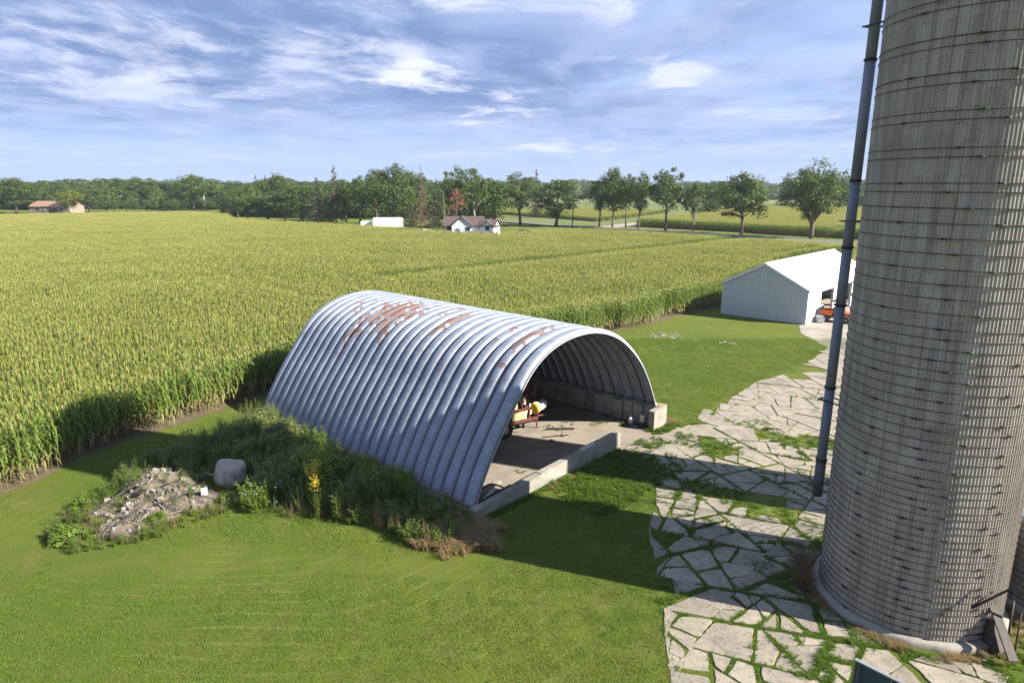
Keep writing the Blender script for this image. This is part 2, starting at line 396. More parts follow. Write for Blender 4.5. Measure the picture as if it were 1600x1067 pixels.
M = {}
M['lawn'] = lawn_mat(); M['soil'] = soil_mat(); M['ground'] = ground_mat()
M['dirt'] = soil_mat('bare_dirt', (.26, .20, .145), (.16, .125, .085))
M['gravel'] = concrete_mat('gravel', (.42, .375, .32), (.30, .265, .225), .5, rand=0, stain=(.22, .2, .16))
M['slab'] = slab_mat()
M['floor'] = concrete_mat('floor_concrete', (.34, .295, .245), (.27, .235, .195), .8, rand=0, stain=(.17, .15, .13))
M['wall'] = concrete_mat('wall_concrete', (.40, .37, .32), (.30, .28, .25), 1.8, stain=(.12, .12, .10))
M['ringc'] = concrete_mat('ring_concrete', (.40, .38, .34), (.29, .275, .25), 1.5, rand=0, stain=(.17, .16, .14))
M['pavebed'] = M['lawn']
M['asphalt'] = concrete_mat('asphalt', (.20, .20, .20), (.15, .15, .155), .6, rand=0, stain=(.11, .11, .11))
M['stave'] = stave_mat(); M['galv'] = galv_mat()
M['hoop'] = simple('hoop_steel', (.050, .042, .040), (.09, .06, .045), 2.0, .6, .5)
M['pipe'] = simple('pipe_steel', (.27, .31, .38), (.20, .23, .29), 1.2, .75, .0, stretch=(2, 2, .4), dirt=(.12, .12, .13))
M['dark'] = simple('dark_iron', (.035, .033, .035), (.07, .055, .045), 6, .6, .3)
M['white_metal'] = simple('white_sheet', (.98, .98, .99), (.92, .93, .95), .8, .45)
M['white_roof'] = simple('white_roof_sheet', (1.0, 1.0, 1.0), (.95, .96, .98), .5, .4)
M['trim'] = simple('white_trim', (.72, .74, .77), (.66, .68, .72), 1, .45)
M['blue_sheet'] = simple('blue_sheet', (.045, .075, .115), (.065, .10, .145), 1.5, .5, .2, stretch=(1, 1, .3), dirt=(.10, .13, .16))
M['cap'] = simple('sheet_cap', (.40, .42, .44), (.30, .32, .34), 2, .5, .4)
M['maroon'] = simple('maroon_paint', (.15, .028, .022), (.10, .03, .02), 6, .6, dirt=(.16, .09, .06))
M['cream'] = simple('cream_plastic', (.62, .52, .27), (.52, .43, .22), 3, .5)
M['tank'] = simple('tank_white', (.78, .75, .66), (.66, .62, .52), 3, .45)
M['yellow'] = simple('yellow_paint', (.78, .50, .04), (.66, .42, .04), 3, .45)
M['orange'] = simple('orange_paint', (.70, .13, .02), (.56, .11, .02), 3, .4)
M['rubber'] = simple('black_rubber', (.02, .02, .02), (.045, .04, .035), 8, .8)
M['glass_dark'] = simple('dark_glass', (.02, .025, .03), (.03, .035, .04), 2, .15)
M['wood_old'] = simple('old_wood', (.38, .33, .27), (.22, .19, .155), 5, .85, bmp=.01, rand=.2)
M['char'] = simple('charred_wood', (.035, .03, .028), (.09, .08, .07), 5, .9, rand=.2)
M['plastic'] = simple('white_plastic', (.72, .72, .70), (.62, .62, .6), 4, .5)
M['bush'] = leafmat('bush_leaf', (.15, .21, .018), (.27, .32, .04), .35)
M['stone'] = simple('boulder_stone', (.50, .42, .37), (.34, .29, .255), 2.2, .9, bmp=.03, dirt=(.14, .12, .11))
M['ash'] = simple('ash_and_rubble', (.25, .195, .150), (.12, .098, .080), 3.4, .95, bmp=.06, dirt=(.035, .03, .028))
M['rubstone'] = simple('rubble_stone', (.30, .26, .235), (.14, .125, .115), 5, .9, rand=.4)
M['siding'] = simple('pale_siding', (.66, .70, .76), (.60, .64, .70), 1, .6)
M['roof_brown'] = simple('brown_shingle', (.11, .075, .07), (.08, .055, .05), 2, .9)
M['roof_tan'] = simple('tan_shingle', (.34, .21, .155), (.27, .17, .13), 2, .9)
M['brick'] = simple('tan_brick', (.34, .27, .22), (.27, .21, .17), 3, .9)
M['bark'] = simple('bark', (.17, .13, .10), (.10, .075, .055), 1.5, .95, bmp=.05, stretch=(3, 3, .5))
M['bark_pale'] = simple('pale_bark', (.42, .38, .33), (.24, .2, .165), 1.0, .95, stretch=(3, 3, .5))
M['leaf_corn'] = leafmat('corn_leaf', (.115, .190, .028), (.20, .270, .044), .38, patch=((.155, .20, .036), .05, .5))
M['tassel'] = leafmat('corn_tassel', (.38, .385, .10), (.49, .465, .15), .35)
M['stalk'] = leafmat('corn_stalk', (.20, .21, .07), (.36, .29, .13), .1)
M['corn_far'] = leafmat('field_green', (.16, .20, .03), (.27, .27, .06), .1)
M['grass_leaf'] = leafmat('grass_blade', (.110, .190, .020), (.180, .255, .036), .35)
M['grass_lush'] = leafmat('lush_grass_blade', (.085, .17, .018), (.16, .25, .03), .4)
M['grass_dry'] = leafmat('dry_grass_blade', (.27, .19, .095), (.40, .29, .15), .25)
M['weed_a'] = leafmat('weed_leaf', (.100, .175, .022), (.20, .275, .045), .35)
M['weed_b'] = leafmat('weed_leaf_pale', (.13, .170, .050), (.23, .255, .085), .35)
M['weed_dry'] = leafmat('weed_dry', (.15, .095, .055), (.25, .165, .095), .2)
M['flower'] = leafmat('white_flower', (.55, .53, .46), (.7, .68, .6), .2)
M['golden'] = leafmat('yellow_flower', (.68, .50, .02), (.80, .62, .04), .2)
M['oak'] = leafmat('tree_leaf', (.055, .100, .017), (.115, .165, .026), .3)
M['oak_dark'] = leafmat('tree_leaf_dark', (.046, .088, .018), (.098, .146, .026), .25)
M['oak_yel'] = leafmat('tree_leaf_yellow', (.13, .17, .02), (.21, .235, .03), .35)
M['needle'] = leafmat('spruce_needle', (.022, .046, .018), (.048, .078, .026), .1)
M['needle_dead'] = leafmat('dead_needle', (.20, .085, .05), (.29, .14, .085), .15)

# ------------------------------------------------------------------ terrain
def W(s, L, z=0.0):
    p = QA+U*s+AX*L; return Vector((p.x, p.y, z))
bm = MB(); G = 6000
bm.add([(-G, -300, -.012), (G, -300, -.012), (G, 9000, -.012), (-G, 9000, -.012)], [(0, 1, 2, 3)]); o = bm.obj('ground', M['ground']); o['kind'] = 'structure'
LAWN = [(-60, -20), (60, -20), (70, 60), (33.5, 76), (20, 66.5), (9.9, 55.8), (-4, 46.2), (-13.8, 38.6), (-18.4, 30.4), (-20.6, 24.6), (-31, 2)]
sheet('lawn', LAWN, 0.0, M['lawn'])
FIELD = [(-31.2, 2), (-20.5, 24.4), (-19.9, 25.7), (-19.4, 28.3), (-18.5, 30.5), (-16.9, 33.0), (-15.5, 35.5), (-14.0, 38.3), (-4.2, 45.8), (9.8, 55.6), (13.0, 58.7), (15.2, 61.0), (19.6, 65.0), (27, 76.5), (40.8, 97.5), (50, 106), (56.3, 108.6), (51.8, 116), (43, 126), (33.5, 136), (22.3, 147.6), (14.2, 149.7), (4.1, 143.5), (-3, 137.7), (-13.4, 141.5), (-23, 151.9), (-35.6, 164), (-43.2, 169.4), (-59.8, 181.2), (-81.4, 198.5), (-93.2, 224), (-115.3, 245), (-143.2, 234.2), (-176, 219.4), (-260, 215), (-300, 200), (-200, 2)]
sheet('corn_soil', [(x*1.0, y) for x, y in FIELD], .004, M['soil'])
edge = MB()   # strip of bare soil between the corn and the lawn
EDG = FIELD[1:13]
vs = []
for i, (x, y) in enumerate(EDG):
    a = EDG[max(i-1, 0)]; c = EDG[min(i+1, len(EDG)-1)]; d = Vector((c[0]-a[0], c[1]-a[1], 0)).normalized(); n = Vector((d.y, -d.x, 0))
    vs += [Vector((x, y, .006))-n*.2, Vector((x, y, .006))+n*(.10+.12*math.sin(i*2.3))]
edge.add(vs, [(2*i, 2*i+1, 2*i+3, 2*i+2) for i in range(len(EDG)-1)])
o = edge.obj('soil_strip', M['soil']); o['kind'] = 'structure'
# country road beyond the corn, verge beside it
rd = Vector((-.66, .751, 0)).normalized(); rn = Vector((rd.y, -rd.x, 0))
RP = Vector((43.5, 172.5, 0))
def strip(name, p0, p1, w, z, mat):
    p0 = Vector(p0); p1 = Vector(p1); d = (p1-p0).normalized(); n = Vector((d.y, -d.x, 0))*w/2
    return sheet(name, [(q.x, q.y) for q in (p0-n, p0+n, p1+n, p1-n)], z, mat)
sheet('verge', [(-3, 136), (4, 143), (14, 149), (22, 147), (34, 135), (43, 125), (52, 115), (58, 104), (120, 60), (150, 60), (62, 163), (20, 213), (-20, 215)], .006, M['lawn'])
strip('road_verge', RP-rd*160, RP+rd*500, 13, .012, M['lawn'])
strip('road', RP-rd*160, RP+rd*500, 5.6, .016, M['asphalt'])
sheet('lane', [(21, 190), (38, 216), (70, 236), (72, 233), (42, 212), (26, 186)], .020, M['gravel'])
sheet('yard', [(-82, 199), (-60, 181), (-43, 169), (-23, 151), (-13, 141), (-3, 137), (10, 172), (14, 196), (-10, 240), (-60, 262), (-115, 300), (-125, 262), (-93, 226)], .012, M['lawn'])
sheet('far_yard', [(-300, 222), (-176, 220), (-143, 235), (-116, 246), (-118, 300), (-90, 350), (-330, 350)], .010, M['lawn'])

def gauss(x, y, cx, cy, r): return math.exp(-((x-cx)**2+(y-cy)**2)/(r*r))
def bank_h(x, y):
    h = .55*gauss(x, y, -12.5, 27.5, 3.0)+.45*gauss(x, y, -8.5, 25.5, 2.6)+.35*gauss(x, y, -4.8, 23.6, 2.0)+.45*gauss(x, y, -11.8, 31, 2.4)
    h += .65*gauss(x, y, -14.2, 24.3, 1.4)+.35*gauss(x, y, -13.0, 23.6, 1.2)
    return h
BANK = [(-16.2, 20.9), (-14.6, 20.0), (-12.6, 20.9), (-11, 22.4), (-9.5, 22.7), (-7.4, 22.3), (-5.7, 21.9), (-3.6, 20.7), (-1.9, 20.1), (-1.3, 21.6), (-1.75, 22.7), (-12.4, 32.4), (-13.0, 31.6), (-14.0, 28.9), (-15.1, 26.6), (-16.2, 24.2), (-16.7, 22.2)]
def rough_grid(name, x0, x1, y0, y1, st, hf, mat):
    nx = int((x1-x0)/st)+1; ny = int((y1-y0)/st)+1; b = MB(); vs = []
    for j in range(ny):
        for i in range(nx):
            x = x0+i*st; y = y0+j*st; vs.append((x, y, hf(x, y)))
    fs = [(j*nx+i, j*nx+i+1, (j+1)*nx+i+1, (j+1)*nx+i) for j in range(ny-1) for i in range(nx-1)]
    b.add(vs, fs, 0, True); return b.obj(name, mat)
o = rough_grid('earth_bank', -19, 0, 17.5, 36, .3, lambda x, y: bank_h(x, y)*(1+.15*noise.noise((x, y, 0)))-.045, M['lawn']); o['kind'] = 'structure'

# ------------------------------------------------------------------ the broken concrete yard
PAD = [(3.6, 11.0), (3.9, 14.2), (4.4, 17.6), (4.7, 20), (4.9, 21.8), (5.6, 23.9), (5.9, 25.6), (4.9, 27.4), (5.1, 29.3), (7.4, 31.6), (9.2, 32.4), (10.6, 35.0), (13.3, 37.5), (15.0, 39.8), (17.6, 42.3), (20.3, 44.8), (22.5, 47.3), (30, 47.3), (34, 40), (32, 10), (20, 8)]
sheet('pavement', PAD, .004, M['pavebed'])
pad = bpy.data.objects['pavement']
sheet('driveway', [(22.0, 46.4), (23.8, 49), (23.9, 54), (25.0, 57.0), (26.3, 58.2), (31, 64), (42, 75), (46, 72), (36, 56), (33, 46)], .010, M['gravel'])
def voronoi_cells(seeds, maxr):
    out = []
    for i, (sx, sy) in enumerate(seeds):
        poly = [(sx-maxr, sy-maxr), (sx+maxr, sy-maxr), (sx+maxr, sy+maxr), (sx-maxr, sy+maxr)]
        for j, (tx, ty) in enumerate(seeds):
            if i == j or abs(tx-sx) > 2*maxr or abs(ty-sy) > 2*maxr: continue
            mx, my = (sx+tx)/2, (sy+ty)/2; nx, ny = tx-sx, ty-sy
            new = []
            for a in range(len(poly)):
                p = poly[a]; q = poly[(a+1) % len(poly)]
                dp = (p[0]-mx)*nx+(p[1]-my)*ny; dq = (q[0]-mx)*nx+(q[1]-my)*ny
                if dp <= 0: new.append(p)
                if dp*dq < 0:
                    t = dp/(dp-dq); new.append((p[0]+(q[0]-p[0])*t, p[1]+(q[1]-p[1])*t))
            poly = new
            if len(poly) < 3: break
        out.append(poly)
    return out
def shrink(poly, g):
    n = len(poly); A = []
    area = sum(poly[i][0]*poly[(i+1) % n][1]-poly[(i+1) % n][0]*poly[i][1] for i in range(n))/2
    if area < 0: poly = poly[::-1]
    # clip by each edge moved inwards
    res = poly[:]
    for i in range(n):
        p = poly[i]; q = poly[(i+1) % n]; dx, dy = q[0]-p[0], q[1]-p[1]; L = math.hypot(dx, dy)
        if L < 1e-6: continue
        nx, ny = -dy/L, dx/L; gg = g*rnd.uniform(.35, 1.6); mx, my = p[0]+nx*gg, p[1]+ny*gg
        new = []
        for a in range(len(res)):
            u_ = res[a]; v_ = res[(a+1) % len(res)]
            du = (u_[0]-mx)*nx+(u_[1]-my)*ny; dv = (v_[0]-mx)*nx+(v_[1]-my)*ny
            if du >= 0: new.append(u_)
            if du*dv < 0: t = du/(du-dv); new.append((u_[0]+(v_[0]-u_[0])*t, u_[1]+(v_[1]-u_[1])*t))
        res = new
        if len(res) < 3: return []
    return res
SILO = (11.78, 17.80); SR = 2.345
SILO2 = (20.5, 21.4); SR2 = 1.75
def joint_w(y): return .036 if y < 22.5 else (.030 if y < 31 else .010)
slab_info = []; edge_pts = []; work = []
def split_poly(poly, px, py, ang):
    nx, ny = -math.sin(ang), math.cos(ang); A_, B_ = [], []
    for a in range(len(poly)):
        p = poly[a]; q = poly[(a+1) % len(poly)]; dp = (p[0]-px)*nx+(p[1]-py)*ny; dq = (q[0]-px)*nx+(q[1]-py)*ny
        (A_ if dp >= 0 else B_).append(p)
        if dp*dq < 0:
            t = dp/(dp-dq); m = (p[0]+(q[0]-p[0])*t, p[1]+(q[1]-p[1])*t); A_.append(m); B_.append(m)
    return A_, B_
def area(P): return abs(sum(P[i][0]*P[(i+1) % len(P)][1]-P[(i+1) % len(P)][0]*P[i][1] for i in range(len(P))))/2
def inset(P, n, c, g):
    """move the edge that lies on the crack (n, c) inwards by g"""
    return [(p[0]+n[0]*g, p[1]+n[1]*g) if abs((p[0]-c[0])*n[0]+(p[1]-c[1])*n[1]) < 1e-4 else p for p in P]
def crack(P, lvl):
    """long fairly straight cracks first, short ones inside the pieces after"""
    cx = sum(p[0] for p in P)/len(P); cy = sum(p[1] for p in P)/len(P); A_ = area(P)
    if len(P) < 3 or A_ < .05: return
    far = cy > 31
    target = rnd.choice((.22, .5, .9, 1.5, 2.3)) if not far else rnd.choice((.5, 1.2, 2.6, 4.5))
    if A_ < target and A_ < 6: work.append((P, cy)); return
    sxx = sum((p[0]-cx)**2 for p in P); syy = sum((p[1]-cy)**2 for p in P); sxy = sum((p[0]-cx)*(p[1]-cy) for p in P)
    ax_ = .5*math.atan2(2*sxy, sxx-syy)+math.pi/2+rnd.gauss(0, .42)
    r_ = math.sqrt(A_)*.16; ox, oy = cx+rnd.uniform(-r_, r_), cy+rnd.uniform(-r_, r_)
    S1, S2 = split_poly(P, ox, oy, ax_)
    if len(S1) < 3 or len(S2) < 3: work.append((P, cy)); return
    w = joint_w(cy)*rnd.choice((.35, .8, 1.3, 2.2) if lvl < 9 else (.2, .35, .7, 1.2))
    n = (-math.sin(ax_), math.cos(ax_)); L = 2*math.sqrt(A_)
    ends = [p for p in S1 if abs((p[0]-ox)*n[0]+(p[1]-oy)*n[1]) < 1e-4]
    if len(ends) == 2 and w > joint_w(cy)*.6 and cy < 40 and lvl > 3: edge_pts.append((ends[0], ends[1], cy, w))
    crack(inset(S1, n, (ox, oy), w), lvl+1); crack(inset(S2, (-n[0], -n[1]), (ox, oy), w), lvl+1)
crack([(3.0, 11.2), (31, 11.2), (31, 48), (3.0, 48)], 0)
CH = [p for p in PAD[:17]]
def left_x(y):
    for (x0, y0), (x1, y1) in zip(CH, CH[1:]):
        if y0 <= y <= y1: return x0+(x1-x0)*(y-y0)/max(1e-6, y1-y0)
    return CH[0][0] if y < CH[0][1] else CH[-1][0]
keepw = []
for P, sy in work:
    if min(p[1] for p in P) < 27: P = [(max(p[0], left_x(p[1])+.10*noise.noise((p[1]*2, 0, 0))), p[1]) for p in P]
    if area(P) < .05: continue
    cx = sum(p[0] for p in P)/len(P); cy = sum(p[1] for p in P)/len(P)
    if not poly_contains(PAD, cx, cy) or math.hypot(cx-SILO[0], cy-SILO[1]) < SR+.2: continue
    if (noise.noise((cx*.35, cy*.35, 3)) > .30 and cy < 31) or (cy > 40.5 and cx < 21 and noise.noise((cx*.5, cy*.5, 1)) > .1): continue
    if cx > cy*.80+4: continue
    P = [(max(p[0], left_x(p[1])+.12*noise.noise((p[1]*2, 0, 0))), p[1]) for p in P]
    if area(P) > .04: keepw.append((P, cy))
work = keepw
for ps, sy in work:
    cx = sum(p[0] for p in ps)/len(ps); cy = sum(p[1] for p in ps)/len(ps)
    out = []
    for a in range(len(ps)):
        p = ps[a]; q = ps[(a+1) % len(ps)]; L = math.hypot(q[0]-p[0], q[1]-p[1]); m = max(1, int(L/.15))
        for t in range(m):
            f = t/m; x = p[0]+(q[0]-p[0])*f; y = p[1]+(q[1]-p[1])*f
            j = .05*noise.noise((x*2.0, y*2.0, 5))+.045*noise.noise((x*7, y*7, 1))+.016*rnd.random()+.01
            if t == 0: j += .03
            dx, dy = cx-x, cy-y; l = math.hypot(dx, dy) or 1; j = min(j, l*.4)
            out.append((x+dx/l*j, y+dy/l*j))
    if len(out) < 4: continue
    lim = SR+.40
    out = [p if math.hypot(p[0]-SILO[0], p[1]-SILO[1]) >= lim else tuple(SILO[i]+(p[i]-SILO[i])*lim/max(.3, math.hypot(p[0]-SILO[0], p[1]-SILO[1])) for i in (0, 1)) for p in out]
    slab_info.append((out, (sum(p[0] for p in out)/len(out), sum(p[1] for p in out)/len(out))))
slab_info.sort(key=lambda s: s[1][1]+abs(s[1][0])*.1)
rest = MB()
for n_, (pl, c) in enumerate(slab_info):
    k = len(pl); tz = .030+rnd.uniform(-.012, .014); tx = rnd.uniform(-.006, .006); ty = rnd.uniform(-.006, .006)
    inner = [(c[0]+(x-c[0])*.975, c[1]+(y-c[1])*.975) for x, y in pl]
    top = [(x-c[0], y-c[1], tz+tx*(x-c[0])+ty*(y-c[1])) for x, y in inner]
    mid = [(x-c[0], y-c[1], tz-.014+tx*(x-c[0])+ty*(y-c[1])) for x, y in pl]
    low = [(x-c[0], y-c[1], -.03) for x, y in pl]
    fs = [tuple(range(k))]+[(k+i, k+(i+1) % k, (i+1) % k, i) for i in range(k)]+[(2*k+i, 2*k+(i+1) % k, k+(i+1) % k, k+i) for i in range(k)]
    if n_ < 298:
        b = MB(); b.add(top+mid+low, fs); o = b.obj('slab', M['slab'], pad); o.location = (c[0], c[1], 0)
    else:
        rest.add([(x+c[0], y+c[1], z) for x, y, z in top+mid+low], fs)
if rest.v: o = rest.obj('slab_field', M['slab'], pad); o['kind'] = 'stuff'
# ------------------------------------------------------------------ galvanised arch building
PROF = [(-.05, .45), (.10, .80), (.42, 1.40), (1.15, 2.55), (2.11, 3.78), (2.99, 4.86), (3.98, 5.55), (5.19, 5.94), (6.49, 6.05), (7.41, 5.98), (8.39, 5.76), (9.7, 5.20), (11.15, 4.08), (12.13, 2.90), (12.86, 1.62), (13.12, 1.05)]
def catmull(P, n):
    out = []
    for i in range(len(P)-1):
        p0 = P[max(i-1, 0)]; p1 = P[i]; p2 = P[i+1]; p3 = P[min(i+2, len(P)-1)]
        for k in range(10):
            t = k/10
            out.append(tuple(.5*((2*p1[d])+(-p0[d]+p2[d])*t+(2*p0[d]-5*p1[d]+4*p2[d]-p3[d])*t*t+(-p0[d]+3*p1[d]-3*p2[d]+p3[d])*t**3) for d in (0, 1)))
    out.append(P[-1])
    acc = [0]
    for a, b in zip(out, out[1:]): acc.append(acc[-1]+math.dist(a, b))
    res = []; j = 0
    for i in range(n):
        t = acc[-1]*i/(n-1)
        while j < len(acc)-2 and acc[j+1] < t: j += 1
        f = (t-acc[j])/max(1e-9, acc[j+1]-acc[j]); f = min(max(f, 0), 1)
        res.append((out[j][0]+(out[j+1][0]-out[j][0])*f, out[j][1]+(out[j+1][1]-out[j][1])*f))
    for _ in range(3):
        res = [res[0]]+[((a[0]+2*b[0]+c[0])/4, (a[1]+2*b[1]+c[1])/4) for a, b, c in zip(res, res[1:], res[2:])]+[res[-1]]
    return res, acc[-1]
PR, ARC = catmull(PROF, 61)
def nrm(i):
    a = PR[max(i-1, 0)]; b = PR[min(i+1, len(PR)-1)]; dx, dz = b[0]-a[0], b[1]-a[1]; l = math.hypot(dx, dz); return (-dz/l, dx/l)
hut = empty('arch_hut', tuple(W(0, 0)), math.atan2(U.y, U.x), 'big open ended arched hut of ribbed galvanised steel with rust patches beside the corn', 'storage hut')
# local frame: x = s, y = L, z up
RW = .61; D = .20
CROSS = [(0, 0), (.035, 0), (.055, .05), (.080, .130), (.12, .182), (.20, .198), (.305, .20), (.41, .198), (.49, .182), (.53, .130), (.555, .05), (.575, 0), (.61, .0)]
def rib_mesh(phase, name):
    b = MB(); n = len(PR); m = len(CROSS); vs = []
    for i in range(n):
        s, z = PR[i]; nx, nz = nrm(i)
        for (a, h) in CROSS:
            hh = h-D
            vs.append((s+nx*hh, a, z+nz*hh))
    fs = [(i*m+j, (i+1)*m+j, (i+1)*m+j+1, i*m+j+1) for i in range(n-1) for j in range(m-1)]
    b.add(vs, fs, 0, False)
    for k in range(len(b.sm)): b.sm[k] = True
    # lapped joints between the curved sheets, with bolt rows
    seg = 1.62; t = phase
    while t < ARC-.3:
        if t > .4:
            for off, hh in ((0, .006), (.17, .006)):
                i = (t+off)/ARC*(n-1); i0 = int(i); f = i-i0
                if i0+1 >= n: continue
                s = PR[i0][0]*(1-f)+PR[i0+1][0]*f; z = PR[i0][1]*(1-f)+PR[i0+1][1]*f; nx, nz = nrm(i0)
                tx, tz = nz, -nx
                rot = Matrix(((tx, 0, nx), (0, 1, 0), (tz, 0, nz)))
                for a in (.16, .30, .44):
                    h = .181 if a in (.16, .44) else .20
                    b.box((s+nx*(h-D+.003), a, z+nz*(h-D+.003)), (.022, .022, .014), rot, 1)
                if off == 0:
                    for (a, h, w) in ((.305, .199, .14), ):
                        b.box((s+nx*(h-D), a, z+nz*(h-D)), (.010, w, .006), rot, 1)
        t += seg
    for i in range(1, n-1):
        s, z = PR[i]; nx, nz = nrm(i); tx, tz = nz, -nx
        rot = Matrix(((tx, 0, nx), (0, 1, 0), (tz, 0, nz)))
        b.box((s+nx*(.008-D), .60, z+nz*(.008-D)), (.03, .02, .022), rot, 1)
    return b.mesh(name, [M['galv'], M['dark']])
ribs = [rib_mesh(.9, 'rib_a'), rib_mesh(1.7, 'rib_b')]
NR = 26
for k in range(NR):
    me = ribs[k % 2]
    o = link('roof_rib', me, hut); o.location = (0, .0+RW*k, .004*(k % 3))
    o.rotation_euler = (0, 0, 0)
# rim of the open end
b = MB(); vs = []
for i in range(len(PR)):
    s, z = PR[i]; nx, nz = nrm(i)
    for h, a in ((-.175, -.012), (-.0, -.012), (-.0, .03), (-.175, .03)): vs.append((s+nx*h, a, z+nz*h))
n = len(PR)
fs = [(i*4+j, i*4+(j+1) % 4, (i+1)*4+(j+1) % 4, (i+1)*4+j) for i in range(n-1) for j in range(4)]
b.add(vs, fs, 0, False)
M['rim'] = simple('rim_steel', (.50, .53, .57), (.42, .45, .49), 1, .45, .3)
b = MB(); vs = []
for i in range(len(PR)):
    s, z = PR[i]; nx, nz = nrm(i)
    for h, a in ((-.215, -.012), (-.165, -.012), (-.165, .006), (-.215, .006)): vs.append((s+nx*h, a, z+nz*h))
b.add(vs, fs, 0, False); b.obj('arch_rim', M['rim'], hut)
# closed far end
b = MB(); L0 = NR*RW-.03; vs = []
for i in range(len(PR)):
    s, z = PR[i]; nx, nz = nrm(i); vs += [(s-nx*.16, L0, z-nz*.16), (s-nx*.16, L0, .02)]
b.add(vs, [(2*i, 2*i+1, 2*i+3, 2*i+2) for i in range(len(PR)-1)], 0); b.obj('end_wall', M['galv'], hut)
b = MB(); b.box((-.02, NR*RW/2, .16), (.34, NR*RW, .36)); o = b.obj('foundation', M['wall'], hut)
b = MB(); b.beam((-.02, 0, .40), (-.02, NR*RW, .40), .24, .07); b.obj('base_channel', simple('red_channel', (.22, .13, .11), (.16, .11, .10), 2, .7), hut)
# floor and low front walls
def lw(poly): return [tuple(W(s, L)[:2]) for s, L in poly]
sheet('floor', lw([(0.1, .05), (9.2, .05), (9.6, -.1), (12.4, -.15), (12.6, 15.8), (.1, 15.8)]), .022, M['floor'])
sheet('apron', lw([(9.3, -.1), (12.4, -.1), (13.6, -.5), (13.5, -1.9), (11.3, -3.6), (9.0, -2.4), (8.9, -.6)]), .014, M['floor'])
wl = empty('low_concrete_wall', tuple(W(0, 0)), math.atan2(U.y, U.x), 'low concrete kerb wall across the open front of the arched hut', 'wall')
xs = [-.22, 3.55, 6.1, 7.9, 9.3]; hs = [.42, .60, .70, .76, .82]
for i in range(4):
    b = MB(); x0 = xs[i]+(.004 if i else 0); x1 = xs[i+1]-.004; y0 = -.30+(.02*(i % 2)); y1 = .02-(.012*(i % 2)); h0 = hs[i]+(.03 if i == 1 else 0); h1 = hs[i+1]
    b.hexa([(x0, y0, -.05), (x1, y0, -.05), (x1, y1, -.05), (x0, y1, -.05)], [(x0, y0, h0), (x1, y0, h1), (x1, y1, h1), (x0, y1, h0)])
    b.obj('wall_section', M['wall'], wl)
rw = empty('retaining_wall', tuple(W(0, 0)), math.atan2(U.y, U.x), 'stained concrete retaining wall carrying the right foot of the arched hut', 'wall')
b = MB(); b.box((13.08, 7.95, .52), (.5, 15.9, 1.22)); b.obj('wall_core', M['wall'], rw)
for i in range(26):
    b = MB(); w_ = .60; off = (.0, .05, .02, .07)[i % 4]; b.box((12.80-off, .02+.61*i+w_/2, .52), (.07+off*1.6, w_-(.05 if i % 2 else .12), 1.0+.04*(i % 3)), None)
    b.obj('wall_panel', M['wall'], rw)
b = MB(); b.hexa([(12.2, -.34, -.05), (13.42, -.34, -.05), (13.42, -.02, -.05), (12.2, -.02, -.05)], [(12.2, -.34, 1.02), (13.42, -.34, 1.12), (13.42, -.02, 1.12), (12.2, -.02, 1.02)])
b.obj('end_block', M['wall'], rw)
b = MB(); b.beam((6.4, -.12, .735), (7.35, -.12, .79), .20, .03); o = b.obj('board', M['plastic']); o.matrix_world = wl.matrix_basis.copy()
o.location = tuple(W(0, 0)); o.rotation_euler = wl.rotation_euler; tag(o, 'short white board lying on top of the low kerb wall', 'board')
def hut_item(mb, name, mats, label, cat, group=None):
    o = mb.obj(name, mats); o.location = tuple(W(0, 0)); o.rotation_euler = (0, 0, math.atan2(U.y, U.x)); return tag(o, label, cat, group)
# things around the opening
j = MB(); j.lathe([(0, 0), (.13, 0), (.15, .05), (.15, .26), (.06, .36), (.035, .38), (.035, .44), (0, .44)], 14, 0, (12.42, 1.15, .03)); hut_item(j, 'plastic_jug', M['plastic'], 'white plastic jug with a narrow neck beside the retaining wall', 'jug')
bk = empty('upturned_bucket', tuple(W(12.35, .42, .02)), .3, 'white bucket on a dark stand at the inner end of the retaining wall', 'bucket')
b = MB(); b.lathe([(0, .28), (.11, .28), (.15, .58), (.16, .60), (.16, .63), (0, .63)], 16); b.obj('pail', M['plastic'], bk)
b = MB(); b.lathe([(0, 0), (.14, 0), (.15, .04), (.12, .27), (0, .27)], 12); b.obj('stand', M['dark'], bk)
pts = []
for i in range(30):
    a = i/29; pts.append((12.95+.1*math.sin(a*9), .0+.16*math.cos(a*9)-.05, .80+.5*math.sin(a*math.pi)*(.7+.3*math.sin(a*20))))
b = MB(); b.tube(pts, .028, 6); hut_item(b, 'hose', M['yellow'], 'yellow hose looped over the end of the retaining wall', 'hose')
b = MB(); b.tube([(.5+1.9*i/16, .35+.35*math.sin(i/16*3.1), .06+.50*math.sin(i/16*math.pi)) for i in range(17)], .035, 7); hut_item(b, 'arched_pipe', M['rubber'], 'black bent pipe arching over planks in the near left corner of the hut', 'pipe')
b = MB(); b.beam((.9, .9, .10), (2.7, 1.25, .12), .22, .06); hut_item(b, 'plank', M['wood_old'], 'pale wide plank lying on the hut floor under the black bent pipe', 'plank')
b = MB(); b.beam((.5, .35, .08), (1.7, .62, .30), .14, .05); hut_item(b, 'plank', M['plastic'], 'narrow white plank leaning in the near left corner of the hut', 'plank')
b = MB(); b.tube([(.35, .5, .1), (1.3, .30, .34), (2.3, .25, .40)], .045, 7); hut_item(b, 'rail', M['dark'], 'dark pipe lying along the inside of the low kerb wall', 'pipe')
